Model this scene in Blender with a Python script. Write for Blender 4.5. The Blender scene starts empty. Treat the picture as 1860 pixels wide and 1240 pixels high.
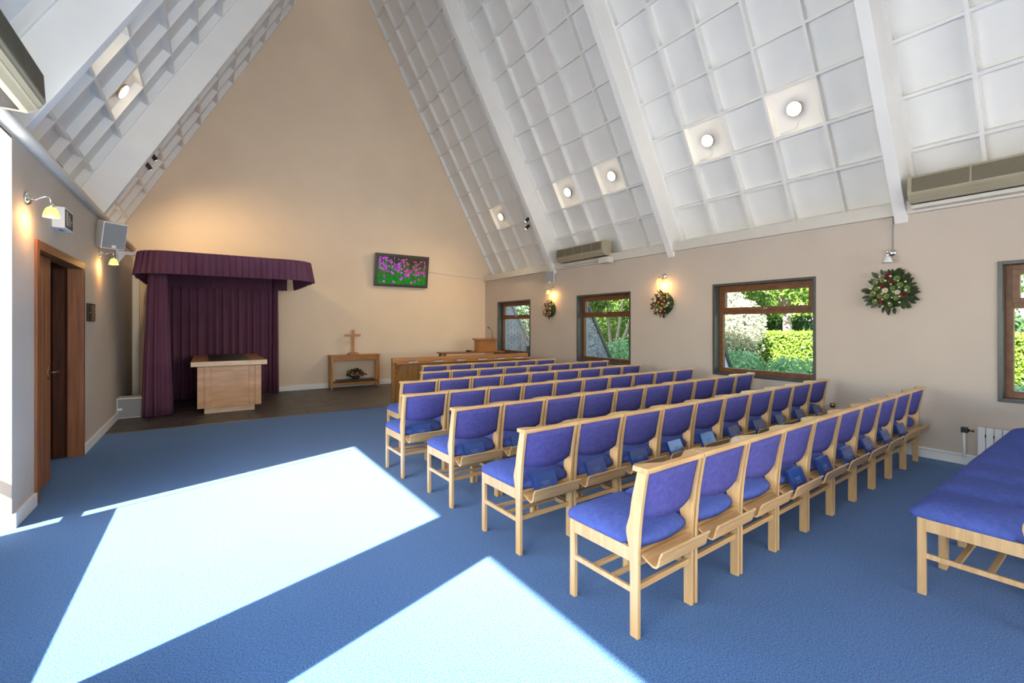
import bpy, bmesh, math, random
from mathutils import Vector, Matrix, Euler
random.seed(7)
S = bpy.context.scene
COL = S.collection
PI = math.pi

# ------------------------------------------------------------------ camera, sky, sun, exposure
cam_d = bpy.data.cameras.new('camera'); cam = bpy.data.objects.new('camera', cam_d); COL.objects.link(cam)
cam.location = (0, 0, 1.45); cam.rotation_euler = (PI / 2, 0, -math.radians(33.9))
cam_d.sensor_width = 36.0; cam_d.lens = 36.0 * 826.7 / 1860.0; cam_d.shift_y = -29.0 / 1860.0
cam_d.clip_start = 0.05; cam_d.clip_end = 300
S.camera = cam
S.view_settings.view_transform = 'Standard'; S.view_settings.look = 'None'
S.view_settings.gamma = 1.0; S.view_settings.use_curve_mapping = False
S.view_settings.exposure = 0.0
S.cycles.use_denoising = True
S.cycles.diffuse_bounces = 6
S.cycles.max_bounces = 14
S.cycles.transparent_max_bounces = 12
S.cycles.sample_clamp_indirect = 8.0

SUN_K, SUN_A = 0.865, 0.345          # drop and drift per metre of travel across the hall
W = bpy.data.worlds.new('sky'); S.world = W; W.use_nodes = True
wn = W.node_tree.nodes; wl = W.node_tree.links
sky = wn.new('ShaderNodeTexSky'); sky.sky_type = 'NISHITA'; sky.sun_disc = False
sky.sun_elevation = math.atan(SUN_K / math.hypot(1, SUN_A)); sky.sun_rotation = math.radians(250)
sky.air_density = 1.0; sky.dust_density = 1.5
wl.new(sky.outputs[0], wn['Background'].inputs[0]); wn['Background'].inputs[1].default_value = 0.72

def lamp(name, kind, loc, energy, color=(1, 1, 1), **kw):
    d = bpy.data.lights.new(name, kind); d.energy = energy; d.color = color
    for k, v in kw.items(): setattr(d, k, v)
    o = bpy.data.objects.new(name, d); o.location = loc; COL.objects.link(o); return o
sun = lamp('sun', 'SUN', (-8, -3, 8), 46.0, (1.0, 0.93, 0.84), angle=math.radians(0.55))
sun.rotation_euler = Vector((1, SUN_A, -SUN_K)).to_track_quat('-Z', 'Y').to_euler()
def fill_light(name, loc, rot, sx, sy, e, col, **kw):
    o = lamp(name, 'AREA', loc, e, col, shape='RECTANGLE', size=sx, size_y=sy, **kw); o.rotation_euler = rot; return o
# area lamps added as fill, at the side glazing and the rear opening
fill_light('fill_side', (-1.30, 3.4, 1.75), (0, -math.radians(122), 0), 1.9, 2.3, 88, (0.88, 0.95, 1.06))
fill_light('fill_side', (-1.30, 0.2, 1.75), (0, -math.radians(122), 0), 1.9, 2.6, 60, (0.88, 0.95, 1.06))
fill_light('fill_end', (2.7, -4.25, 1.7), (math.radians(99), 0, 0), 6.0, 2.5, 95, (1.0, 0.985, 0.96), spread=math.radians(72))

# ------------------------------------------------------------------ helpers
def tag(o, label=None, cat=None, group=None, kind=None):
    if label: o['label'] = label
    if cat: o['category'] = cat
    if group: o['group'] = group
    if kind: o['kind'] = kind
    return o
def empty(name, loc=(0, 0, 0), rz=0.0, parent=None):
    o = bpy.data.objects.new(name, None); o.location = loc; o.rotation_euler = (0, 0, rz)
    o.empty_display_size = 0.1; COL.objects.link(o)
    if parent: o.parent = parent
    return o
def thing(name, label, cat, loc=(0, 0, 0), rz=0.0, group=None):
    return tag(empty(name, loc, rz), label, cat, group)
class MB:
    def __init__(s): s.v = []; s.f = []; s.sm = []
    def add(s, vs, fs, smooth=False, M=None):
        b = len(s.v)
        s.v += [tuple(M @ Vector(p)) for p in vs] if M else [tuple(p) for p in vs]
        s.f += [tuple(b + i for i in f) for f in fs]; s.sm += [smooth] * len(fs); return s
    def box(s, x0, x1, y0, y1, z0, z1, M=None):
        return s.add([(x0, y0, z0), (x1, y0, z0), (x1, y1, z0), (x0, y1, z0), (x0, y0, z1), (x1, y0, z1), (x1, y1, z1), (x0, y1, z1)],
                     [(0, 3, 2, 1), (4, 5, 6, 7), (0, 1, 5, 4), (1, 2, 6, 5), (2, 3, 7, 6), (3, 0, 4, 7)], False, M)
    def hexa(s, p):           # 8 explicit corners, bottom 4 then top 4
        return s.add(p, [(0, 3, 2, 1), (4, 5, 6, 7), (0, 1, 5, 4), (1, 2, 6, 5), (2, 3, 7, 6), (3, 0, 4, 7)])
    def prism(s, poly, a, b, axis='x', smooth=False, M=None):   # polygon in the other two axes, extruded
        def P(u, v, t):
            return (t, u, v) if axis == 'x' else ((u, t, v) if axis == 'y' else (u, v, t))
        n = len(poly)
        vs = [P(u, v, a) for u, v in poly] + [P(u, v, b) for u, v in poly]
        fs = [tuple(range(n))[::-1], tuple(range(n, 2 * n))]
        s.add(vs, fs, False, M)
        b0 = len(s.v) - 2 * n
        for i in range(n):
            j = (i + 1) % n
            s.f.append((b0 + i, b0 + j, b0 + n + j, b0 + n + i)); s.sm.append(smooth)
        return s
    def ribbon(s, pts, th, a, b, axis='x'):      # bent strip of even thickness
        n = len(pts); up = []; lo = []
        for i, (u, v) in enumerate(pts):
            p0 = pts[max(i - 1, 0)]; p1 = pts[min(i + 1, n - 1)]
            d = Vector((p1[0] - p0[0], p1[1] - p0[1])).normalized(); nx = (-d.y, d.x)
            up.append((u + nx[0] * th / 2, v + nx[1] * th / 2)); lo.append((u - nx[0] * th / 2, v - nx[1] * th / 2))
        def P(u, v, t): return (t, u, v) if axis == 'x' else ((u, t, v) if axis == 'y' else (u, v, t))
        vs = [P(*p, a) for p in up] + [P(*p, a) for p in lo] + [P(*p, b) for p in up] + [P(*p, b) for p in lo]
        fs = []; sm = []
        for i in range(n - 1):
            fs += [(i, i + 1, 2 * n + i + 1, 2 * n + i), (n + i, 3 * n + i, 3 * n + i + 1, n + i + 1), (i, n + i, n + i + 1, i + 1),
                   (2 * n + i, 2 * n + i + 1, 3 * n + i + 1, 3 * n + i)]
        fs += [(0, 2 * n, 3 * n, n), (n - 1, 2 * n - 1, 4 * n - 1, 3 * n - 1)]
        return s.add(vs, fs, False)
    def tube(s, pts, r, n=8, cap=True):
        pts = [Vector(p) for p in pts]; rs = r if isinstance(r, (list, tuple)) else [r] * len(pts)
        rings = []; prev = None
        for i, p in enumerate(pts):
            d = (pts[min(i + 1, len(pts) - 1)] - pts[max(i - 1, 0)])
            d = d.normalized() if d.length > 1e-9 else Vector((0, 0, 1))
            ref = prev if prev else (Vector((0, 0, 1)) if abs(d.z) < 0.9 else Vector((1, 0, 0)))
            a = (ref - d * ref.dot(d)).normalized(); b = d.cross(a); prev = a
            rings.append([p + (a * math.cos(2 * PI * k / n) + b * math.sin(2 * PI * k / n)) * rs[i] for k in range(n)])
        vs = [q for R in rings for q in R]; fs = []
        for i in range(len(rings) - 1):
            for k in range(n):
                fs.append((i * n + k, i * n + (k + 1) % n, (i + 1) * n + (k + 1) % n, (i + 1) * n + k))
        s.add(vs, fs, True)
        if cap:
            b0 = len(s.v) - len(vs); m = len(rings) - 1
            s.f += [tuple(b0 + k for k in range(n))[::-1], tuple(b0 + m * n + k for k in range(n))]; s.sm += [False, False]
        return s
    def lathe(s, prof, n=20, M=None, closed=False):     # (radius, z) profile about z
        vs = []; fs = []
        for r, z in prof:
            for k in range(n): vs.append((r * math.cos(2 * PI * k / n), r * math.sin(2 * PI * k / n), z))
        for i in range(len(prof) - 1):
            for k in range(n):
                fs.append((i * n + k, i * n + (k + 1) % n, (i + 1) * n + (k + 1) % n, (i + 1) * n + k))
        s.add(vs, fs, True, M)
        b0 = len(s.v) - len(vs)
        if prof[0][0] > 1e-4: s.f.append(tuple(b0 + k for k in range(n))[::-1]); s.sm.append(False)
        if prof[-1][0] > 1e-4 and not closed: s.f.append(tuple(b0 + (len(prof) - 1) * n + k for k in range(n))); s.sm.append(False)
        return s
    def mesh(s, name, mat, bevel=0.0, seg=2):
        me = bpy.data.meshes.new(name); me.from_pydata(s.v, [], s.f)
        for p, q in zip(me.polygons, s.sm): p.use_smooth = q
        bm = bmesh.new(); bm.from_mesh(me)
        bmesh.ops.recalc_face_normals(bm, faces=bm.faces)
        if bevel:
            ed = [e for e in bm.edges if len(e.link_faces) == 2 and e.calc_face_angle(0) > 0.5]
            bmesh.ops.bevel(bm, geom=ed, offset=bevel, segments=seg, profile=0.7, affect='EDGES', clamp_overlap=True)
        bm.to_mesh(me); bm.free(); me.materials.append(mat); return me
    def build(s, name, mat, parent=None, bevel=0.0, seg=2, loc=None):
        return inst(name, s.mesh(name, mat, bevel, seg), parent, loc)
def inst(name, me, parent=None, loc=None, rot=None, scale=None):
    o = bpy.data.objects.new(name, me); COL.objects.link(o)
    if parent: o.parent = parent
    if loc is not None: o.location = loc
    if rot is not None: o.rotation_euler = rot
    if scale is not None: o.scale = scale
    return o
def copy_tree(o, parent=None):
    c = o.copy(); COL.objects.link(c); c.parent = parent
    for ch in o.children: copy_tree(ch, c)
    return c
def struct(name, mb, mat, label, bevel=0.0):
    return tag(mb.build(name, mat, None, bevel), label, None, None, 'structure')

# ------------------------------------------------------------------ materials
def srgb(r, g, b):
    f = lambda c: (c / 255 / 12.92) if c / 255 <= 0.04045 else ((c / 255 + 0.055) / 1.055) ** 2.4
    return (f(r), f(g), f(b), 1)
def mat(name, col, rough=0.5, metal=0.0, var=0.0, scale=8.0, bump=0.0, bscale=60.0, spec=0.5, col2=None, stretch=None, coat=0.0, detail=4.0):
    m = bpy.data.materials.new(name); m.use_nodes = True; nt = m.node_tree; N = nt.nodes; L = nt.links; b = N['Principled BSDF']
    b.inputs['Base Color'].default_value = col; b.inputs['Roughness'].default_value = rough; b.inputs['Metallic'].default_value = metal
    b.inputs['Specular IOR Level'].default_value = spec; b.inputs['Coat Weight'].default_value = coat
    tc = N.new('ShaderNodeTexCoord'); mp = N.new('ShaderNodeMapping'); L.new(tc.outputs['Object'], mp.inputs[0])
    if stretch: mp.inputs['Scale'].default_value = stretch
    if var or col2:
        n = N.new('ShaderNodeTexNoise'); n.inputs['Scale'].default_value = scale; n.inputs['Detail'].default_value = detail; L.new(mp.outputs[0], n.inputs[0])
        r = N.new('ShaderNodeValToRGB'); L.new(n.outputs[0], r.inputs[0])
        c2 = col2 or tuple(min(1, c * (1 + var)) for c in col[:3]) + (1,)
        c1 = col if col2 else tuple(c * (1 - var) for c in col[:3]) + (1,)
        r.color_ramp.elements[0].position = 0.33; r.color_ramp.elements[1].position = 0.67
        r.color_ramp.elements[0].color = c1; r.color_ramp.elements[1].color = c2
        L.new(r.outputs[0], b.inputs['Base Color'])
    if bump:
        n2 = N.new('ShaderNodeTexNoise'); n2.inputs['Scale'].default_value = bscale; n2.inputs['Detail'].default_value = 3; L.new(tc.outputs['Object'], n2.inputs[0])
        bp = N.new('ShaderNodeBump'); bp.inputs['Strength'].default_value = bump; bp.inputs['Distance'].default_value = 0.01
        L.new(n2.outputs[0], bp.inputs['Height']); L.new(bp.outputs[0], b.inputs['Normal'])
    return m
def wood(name, c1, c2, rough=0.4, axis=(14, 14, 1.2), coat=0.15, sc=3.0, spec=0.5):
    return mat(name, c1, rough, col2=c2, scale=sc, stretch=axis, coat=coat, detail=6.0, spec=spec)
def emis(name, col, st):
    m = bpy.data.materials.new(name); m.use_nodes = True; b = m.node_tree.nodes['Principled BSDF']
    b.inputs['Base Color'].default_value = col; b.inputs['Emission Color'].default_value = col; b.inputs['Emission Strength'].default_value = st
    b.inputs['Roughness'].default_value = 0.3; return m
def glass(name, tint=(0.97, 0.985, 0.98, 1)):
    m = bpy.data.materials.new(name); m.use_nodes = True; nt = m.node_tree; N = nt.nodes; L = nt.links
    N.remove(N['Principled BSDF']); out = N['Material Output']
    t = N.new('ShaderNodeBsdfTransparent'); t.inputs[0].default_value = tint
    g = N.new('ShaderNodeBsdfGlossy'); g.inputs['Roughness'].default_value = 0.01
    lw = N.new('ShaderNodeLayerWeight'); pw = N.new('ShaderNodeMath'); pw.operation = 'POWER'; pw.inputs[1].default_value = 5.0
    f = N.new('ShaderNodeMath'); f.operation = 'MULTIPLY_ADD'; f.inputs[1].default_value = 0.75; f.inputs[2].default_value = 0.02
    L.new(lw.outputs['Facing'], pw.inputs[0]); L.new(pw.outputs[0], f.inputs[0])
    mx = N.new('ShaderNodeMixShader'); L.new(f.outputs[0], mx.inputs[0]); L.new(t.outputs[0], mx.inputs[1]); L.new(g.outputs[0], mx.inputs[2]); L.new(mx.outputs[0], out.inputs[0])
    return m
def leafmat(name, c1, c2, trans=0.35, rough=0.5):
    m = bpy.data.materials.new(name); m.use_nodes = True; nt = m.node_tree; N = nt.nodes; L = nt.links; b = N['Principled BSDF']; out = N['Material Output']
    g = N.new('ShaderNodeNewGeometry'); r = N.new('ShaderNodeValToRGB'); L.new(g.outputs['Random Per Island'], r.inputs[0])
    r.color_ramp.elements[0].color = c1; r.color_ramp.elements[1].color = c2
    L.new(r.outputs[0], b.inputs['Base Color']); b.inputs['Roughness'].default_value = rough
    tr = N.new('ShaderNodeBsdfTranslucent'); L.new(r.outputs[0], tr.inputs[0])
    mx = N.new('ShaderNodeMixShader'); mx.inputs[0].default_value = trans
    L.new(b.outputs[0], mx.inputs[1]); L.new(tr.outputs[0], mx.inputs[2]); L.new(mx.outputs[0], out.inputs[0]); return m
def carpetmat():
    m = bpy.data.materials.new('carpet'); m.use_nodes = True; nt = m.node_tree; N = nt.nodes; L = nt.links; b = N['Principled BSDF']
    tc = N.new('ShaderNodeTexCoord')
    n = N.new('ShaderNodeTexNoise'); n.inputs['Scale'].default_value = 130; n.inputs['Detail'].default_value = 5; n.inputs['Roughness'].default_value = 0.75; L.new(tc.outputs['Object'], n.inputs[0])
    r = N.new('ShaderNodeValToRGB'); L.new(n.outputs[0], r.inputs[0]); e = r.color_ramp.elements
    e[0].position = 0.40; e[0].color = (0.010, 0.072, 0.225, 1); e[1].position = 0.62; e[1].color = (0.084, 0.225, 0.50, 1)
    n2 = N.new('ShaderNodeTexNoise'); n2.inputs['Scale'].default_value = 1.3; n2.inputs['Detail'].default_value = 3; L.new(tc.outputs['Object'], n2.inputs[0])
    r2 = N.new('ShaderNodeValToRGB'); L.new(n2.outputs[0], r2.inputs[0]); r2.color_ramp.elements[0].color = (0.86, 0.86, 0.86, 1); r2.color_ramp.elements[1].color = (1.08, 1.08, 1.08, 1)
    mx = N.new('ShaderNodeMixRGB'); mx.blend_type = 'MULTIPLY'; mx.inputs[0].default_value = 1; L.new(r.outputs[0], mx.inputs[1]); L.new(r2.outputs[0], mx.inputs[2])
    L.new(mx.outputs[0], b.inputs['Base Color']); b.inputs['Roughness'].default_value = 0.95; b.inputs['Specular IOR Level'].default_value = 0.1
    b.inputs['Sheen Weight'].default_value = 0.2
    bp = N.new('ShaderNodeBump'); bp.inputs['Strength'].default_value = 0.6; bp.inputs['Distance'].default_value = 0.006; L.new(n.outputs[0], bp.inputs['Height']); L.new(bp.outputs[0], b.inputs['Normal'])
    return m
M = {}
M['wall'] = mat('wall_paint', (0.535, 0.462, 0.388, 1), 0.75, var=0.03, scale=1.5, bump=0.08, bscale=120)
M['backwall'] = mat('lamp_warmed_paint', (0.71, 0.575, 0.425, 1), 0.75, var=0.03, scale=1.2, bump=0.06, bscale=120)  # cream paint with the warmth of the lamps put into its colour
M['ceil'] = mat('ceiling_paint', (0.77, 0.755, 0.715, 1), 0.6, var=0.02, scale=3)
M['panel'] = mat('ceiling_board', (0.76, 0.747, 0.71, 1), 0.7, var=0.025, scale=2.5)
M['carpet'] = carpetmat()
M['stone'] = mat('slate', (0.050, 0.044, 0.040, 1), 0.45, col2=(0.105, 0.092, 0.082, 1), scale=5, bump=0.25, bscale=30)
M['grout'] = mat('grout', (0.03, 0.028, 0.026, 1), 0.9, var=0.1)
M['beech'] = wood('beech', (0.58, 0.34, 0.135, 1), (0.72, 0.475, 0.22, 1))
M['beechx'] = wood('beech_cross', (0.55, 0.305, 0.115, 1), (0.69, 0.43, 0.185, 1), axis=(1.2, 14, 14))
M['oak'] = wood('oak', (0.33, 0.125, 0.024, 1), (0.46, 0.195, 0.046, 1), axis=(1.5, 12, 12))
M['oakv'] = wood('oak_upright', (0.36, 0.145, 0.032, 1), (0.49, 0.225, 0.060, 1), axis=(12, 12, 1.2))
M['pale'] = wood('pale_maple', (0.50, 0.245, 0.095, 1), (0.62, 0.345, 0.155, 1), axis=(1.5, 10, 6), sc=2.0)
M['palelip'] = wood('bleached_maple', (0.66, 0.44, 0.25, 1), (0.76, 0.55, 0.35, 1), axis=(2, 10, 10))
M['mahog'] = wood('mahogany', (0.11, 0.030, 0.009, 1), (0.22, 0.07, 0.02, 1), 0.5, axis=(16, 16, 0.8), coat=0.05)
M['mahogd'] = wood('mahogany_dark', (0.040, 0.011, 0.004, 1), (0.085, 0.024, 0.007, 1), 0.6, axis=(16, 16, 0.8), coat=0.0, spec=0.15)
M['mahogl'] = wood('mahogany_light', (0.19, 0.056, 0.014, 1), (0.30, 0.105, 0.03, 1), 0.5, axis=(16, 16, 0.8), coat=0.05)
M['winwood'] = wood('window_wood', (0.115, 0.040, 0.010, 1), (0.19, 0.074, 0.020, 1), 0.45, axis=(5, 5, 5), coat=0.05)
M['slate_paint'] = mat('dark_grey_paint', (0.062, 0.064, 0.058, 1), 0.35, var=0.08)
M['fabric'] = mat('blue_violet_weave', (0.074, 0.070, 0.235, 1), 0.9, col2=(0.098, 0.093, 0.300, 1), scale=40, bump=0.25, bscale=350, spec=0.15)
M['fabricseat'] = mat('blue_seat_weave', (0.068, 0.098, 0.325, 1), 0.9, col2=(0.085, 0.122, 0.39, 1), scale=40, bump=0.25, bscale=350, spec=0.15)
M['curtain'] = mat('plum_cloth', (0.12, 0.045, 0.078, 1), 0.85, col2=(0.135, 0.052, 0.088, 1), scale=3, bump=0.0, spec=0.2)
M['white'] = mat('white_paint', (0.80, 0.79, 0.76, 1), 0.45)
M['offwhite'] = mat('cream_plastic', (0.60, 0.57, 0.50, 1), 0.45, var=0.02)
M['acbeige'] = mat('beige_metal', (0.36, 0.32, 0.22, 1), 0.45, var=0.03)
M['acgrille'] = mat('dark_beige_mesh', (0.17, 0.145, 0.095, 1), 0.55, var=0.1, scale=90)
M['grey'] = mat('speaker_cloth', (0.28, 0.28, 0.285, 1), 0.8, var=0.08, scale=300)
M['dark'] = mat('black_plastic', (0.015, 0.015, 0.016, 1), 0.35)
M['bezel'] = mat('tv_bezel', (0.045, 0.043, 0.042, 1), 0.3)
M['chrome'] = mat('chrome', (0.75, 0.74, 0.72, 1), 0.12, 1.0)
M['brass'] = mat('aged_brass', (0.30, 0.2, 0.09, 1), 0.3, 1.0)
M['glow'] = emis('lit_shade', (1.0, 0.52, 0.13, 1), 1.7)
M['frost'] = mat('frosted_glass', (0.62, 0.60, 0.60, 1), 0.25)
M['disc'] = emis('lit_diffuser', (1.0, 0.84, 0.58, 1), 9.0)
M['spot'] = emis('spot_lens', (1.0, 0.70, 0.34, 1), 9.0)
M['glass'] = glass('window_glass')
M['book'] = mat('navy_gloss_cover', (0.010, 0.055, 0.25, 1), 0.14, coat=0.6)
M['bookmat'] = mat('dark_matte_cover', (0.014, 0.018, 0.045, 1), 0.65)
M['paper'] = mat('paper', (0.75, 0.75, 0.74, 1), 0.7)
M['silver'] = mat('silver_print', (0.10, 0.18, 0.42, 1), 0.3)
M['gold'] = mat('gold_print', (0.45, 0.33, 0.12, 1), 0.4, 0.5)
M['plaque'] = mat('plaque_brown', (0.030, 0.017, 0.010, 1), 0.7)
M['render'] = mat('white_render', (0.82, 0.81, 0.79, 1), 0.8, var=0.03)
M['brick'] = mat('grey_brick', (0.42, 0.38, 0.35, 1), 0.9, col2=(0.62, 0.57, 0.53, 1), scale=3, bump=0.3, bscale=60)
M['mortar'] = mat('mortar', (0.42, 0.40, 0.37, 1), 0.95, var=0.1)
M['flint'] = mat('flint_wall', (0.10, 0.10, 0.085, 1), 0.9, col2=(0.55, 0.53, 0.48, 1), scale=26, bump=0.6, bscale=26)
M['lawn'] = mat('lawn', (0.045, 0.10, 0.02, 1), 0.95, col2=(0.085, 0.16, 0.03, 1), scale=6)
M['paving'] = mat('paving', (0.48, 0.46, 0.42, 1), 0.9, var=0.1, scale=2)
M['bark'] = mat('bark', (0.22, 0.17, 0.12, 1), 0.95, col2=(0.40, 0.33, 0.25, 1), scale=9, stretch=(3, 3, 0.6), bump=0.5, bscale=20)
M['lf_bright'] = leafmat('bright_leaf', (0.11, 0.22, 0.018, 1), (0.23, 0.36, 0.04, 1))
M['lf_tree'] = leafmat('tree_leaf', (0.07, 0.16, 0.02, 1), (0.22, 0.33, 0.06, 1))
M['lf_pale'] = leafmat('silver_leaf', (0.36, 0.38, 0.25, 1), (0.62, 0.60, 0.46, 1))
M['lf_deep'] = leafmat('deep_green_leaf', (0.20, 0.42, 0.12, 1), (0.48, 0.68, 0.32, 1))
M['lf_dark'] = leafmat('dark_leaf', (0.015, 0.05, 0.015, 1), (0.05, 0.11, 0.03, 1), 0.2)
M['wr_leaf'] = leafmat('wreath_leaf', (0.012, 0.028, 0.010, 1), (0.06, 0.085, 0.03, 1), 0.1)
M['wr_rust'] = leafmat('wreath_rust_leaf', (0.07, 0.02, 0.010, 1), (0.10, 0.07, 0.02, 1), 0.1)
M['fl_red'] = mat('red_petal', (0.18, 0.010, 0.010, 1), 0.6)
M['fl_or'] = mat('orange_petal', (0.5, 0.13, 0.02, 1), 0.6)
M['fl_wh'] = mat('cream_petal', (0.62, 0.56, 0.38, 1), 0.6)
M['fl_gr'] = mat('lime_petal', (0.17, 0.23, 0.05, 1), 0.6)
M['fl_pk'] = mat('pink_petal', (0.5, 0.16, 0.14, 1), 0.6)

# ------------------------------------------------------------------ the room shell
XL, XR, YB, YF = -1.15, 6.58, 11.157, -4.4
RX, RZ = 2.66, 10.45                      # ridge
RF, LF = (6.8, 2.88), (-1.5, 2.95)        # feet of the two roof slopes
CE = 8.05                                 # carpet edge
struct('floor', MB().box(XL - 0.35, XR + 0.3, YF - 0.1, CE, -0.12, 0.0), M['carpet'], 'mottled blue carpet covering the nave floor')
fs = struct('floor', MB().box(XL - 0.3, XR + 0.3, CE, YB + 0.1, -0.12, -0.012), M['grout'], 'dark slate flagstone strip along the end wall')
tx = XL; i = 0
tile_w, tile_d = 0.86, 0.62
for r in range(5):
    y0 = CE + 0.012 + r * tile_d; off = (r % 2) * 0.43; x = XL - off
    while x < XR:
        x0, x1 = max(x, XL), min(x + tile_w, XR)
        if x1 - x0 > 0.08:
            MB().box(x0 + 0.003, x1 - 0.003, y0 + 0.003, min(y0 + tile_d, YB) - 0.003, -0.02, -0.002 + 0.001 * random.random()).build('tile', M['stone'], fs)
        x += tile_w
struct('trim_1', MB().box(XL, XR, CE - 0.012, CE + 0.012, 0.0, 0.006), M['brass'], 'thin metal strip where the carpet meets the slate')

def wall_with_holes(name, x0, x1, ya, yb, za, zb, holes, m, label):
    """slab wall running along y; holes = (y0,y1,z0,z1)"""
    mb = MB(); ys = sorted({ya, yb} | {h[0] for h in holes} | {h[1] for h in holes}); zs = sorted({za, zb} | {h[2] for h in holes} | {h[3] for h in holes})
    for a, b in zip(ys, ys[1:]):
        run = None
        for c, d in list(zip(zs, zs[1:])) + [(None, None)]:
            solid = c is not None and not any(h[0] <= a and b <= h[1] and h[2] <= c and d <= h[3] for h in holes)
            if solid: run = (run[0], d) if run else (c, d)
            elif run: mb.box(x0, x1, a, b, run[0], run[1]); run = None
    return struct(name, mb, m, label)
WIN = [(8.984, 10.487), (5.819, 7.302), (2.706, 4.156), (-0.42, 1.07)]
WZ0, WZ1 = 0.69, 2.09
wall_with_holes('wall_right', XR, XR + 0.32, YF, YB, -0.12, 2.84, [(a, b, WZ0, WZ1) for a, b in WIN], M['wall'], 'cream plaster wall with the four garden windows')
PY, P2a, P2b = 4.68, 1.55, 2.17           # far pier edge, near pier
DY0, DY1, DZ = 5.19, 6.94, 2.15
wall_with_holes('wall_left', XL - 0.30, XL, YF, YB, -0.12, 2.86,
                [(P2b, PY, -0.12, 2.78), (-1.4, P2a, -0.12, 2.78), (DY0, DY1, -0.12, DZ)], M['wall'], 'cream plaster wall with the double door')
gw = MB(); gw.prism([(XL - 0.6, -0.12), (XR + 0.6, -0.12), (XR + 0.6, 2.7), (RF[0] + 0.25, RF[1]), (RX, RZ + 0.3), (LF[0] - 0.25, LF[1]), (XL - 0.6, 2.7)], YB, YB + 0.25, 'y')
struct('wall_back', gw, M['backwall'], 'tall cream gable wall, lamp warmth in its colour, behind the curtained catafalque')
gf = MB()
gf.prism([(XL - 0.6, 3.2), (XR + 0.6, 3.2), (RX, RZ + 0.6)], YF - 0.25, YF, 'y')
gf.box(XL - 0.3, -0.3, YF - 0.25, YF, -0.12, 3.2); gf.box(5.7, XR + 0.3, YF - 0.25, YF, -0.12, 3.2); gf.box(-0.3, 5.7, YF - 0.25, YF, -0.12, 0.2); gf.box(-0.3, 5.7, YF - 0.25, YF, 2.9, 3.2)  # opening added in the unseen wall to let light in
struct('wall_front', gf, M['wall'], 'plaster wall behind the camera with an opening added for light')

# baseboards
struct('baseboard_right', MB().box(XR - 0.022, XR, YF, YB, 0.0, 0.095), M['white'], 'white skirting under the garden windows', 0.004)
struct('baseboard_back', MB().box(1.0, XR - 0.02, YB - 0.022, YB, 0.0, 0.115), M['white'], 'white skirting along the end wall', 0.004)
bl = MB().box(XL, XL + 0.022, DY1 + 0.01, YB, 0.0, 0.105).box(XL, XL + 0.022, PY, DY0 - 0.01, 0.0, 0.105)
struct('baseboard_left', bl, M['white'], 'white skirting beside the double door', 0.004)
struct('trim_2', MB().box(XR - 0.06, RF[0] + 0.12, YF, YB, 2.70, 2.85), M['offwhite'], 'cream wall plate above the garden windows', 0.01)
struct('trim_3', MB().tube([(XL + 0.03, y, 2.86) for y in (2.0, YB - 0.3)], 0.045, 10).box(XL - 0.3, XL + 0.02, YF, YB, 2.82, 2.92), M['offwhite'], 'cream trunking pipe at the eaves over the double door')
struct('trim_4', MB().box(-1.15, -1.05, YB - 0.1, YB, 0.0, 2.45).box(-1.13, -1.07, YB - 0.12, YB - 0.1, 0.0, 2.45), M['white'], 'white upright service duct in the corner by the curtains', 0.006)

# ceilings: coffered roof slopes
class Slope:
    def __init__(s, foot, sign):
        s.o = Vector((foot[0], 0, foot[1])); top = Vector((RX, 0, RZ)); s.e = (top - s.o).normalized(); s.len = (top - s.o).length
        s.n = Vector((s.e.z, 0, -s.e.x)) * (1 if sign < 0 else -1)      # into the room
    def P(s, y, t, h): return tuple(s.o + s.e * t + s.n * h + Vector((0, y, 0)))
    def blk(s, mb, y0, y1, t0, t1, h0, h1):
        return mb.hexa([s.P(y0, t0, h0), s.P(y1, t0, h0), s.P(y1, t1, h0), s.P(y0, t1, h0), s.P(y0, t0, h1), s.P(y1, t0, h1), s.P(y1, t1, h1), s.P(y0, t1, h1)])
SLR, SLL = Slope(RF, 1), Slope(LF, -1)
BAYS = [(-1.235, 1.77), (1.885, 4.86), (4.975, 8.0), (8.115, 11.15)]
RP = 0.5815; BD = 0.09
def battens(y0, y1):                      # column lines of one bay, five cells
    return [y1 - 0.585 * 0 - k * 0.597 for k in range(0, 6)]
def build_ceiling(sl, label):
    nrow = 14
    c = struct('ceiling', sl.blk(MB(), YF - 0.2, YB + 0.2, -0.23, sl.len + 0.1, -0.32, -0.16), M['ceil'], label)
    for (y0, y1) in BAYS:
        cols = [y0, y1 - 4 * 0.597, y1 - 3 * 0.597, y1 - 2 * 0.597, y1 - 0.597, y1]
        for j, y in enumerate(cols):
            w = 0.034
            a, b = (y, y + w) if j == 0 else ((y - w, y) if j == 5 else (y - w / 2, y + w / 2))
            sl.blk(MB(), a, b, 0.0, sl.len - 0.05, -BD - 0.06, 0.0).build('batten', M['ceil'], c)
        for k in range(0, nrow + 1):
            t = k * RP
            for ya, yb in zip(cols, cols[1:]):
                pass
            sl.blk(MB(), y0, y1, t - 0.017, t + 0.017, -BD - 0.06, -0.003).build('cross_batten', M['ceil'], c)
            if k < nrow:
                for ya, yb in zip(cols, cols[1:]):
                    h = -BD + random.uniform(-0.003, 0.003)
                    sl.blk(MB(), ya + 0.004, yb - 0.004, t + 0.004, t + RP - 0.004, h - 0.03, h).build('panel', M['panel'], c)
    for y0 in (-4.46, -1.35, 1.77, 4.86, 8.0):
        sl.blk(MB(), y0, y0 + 0.115, -0.12, sl.len + 0.1, -0.2, 0.34).build('rafter', M['ceil'], c, 0.006)
    return c
build_ceiling(SLR, 'white coffered roof slope above the garden windows')
build_ceiling(SLL, 'white coffered roof slope above the double door')

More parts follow.
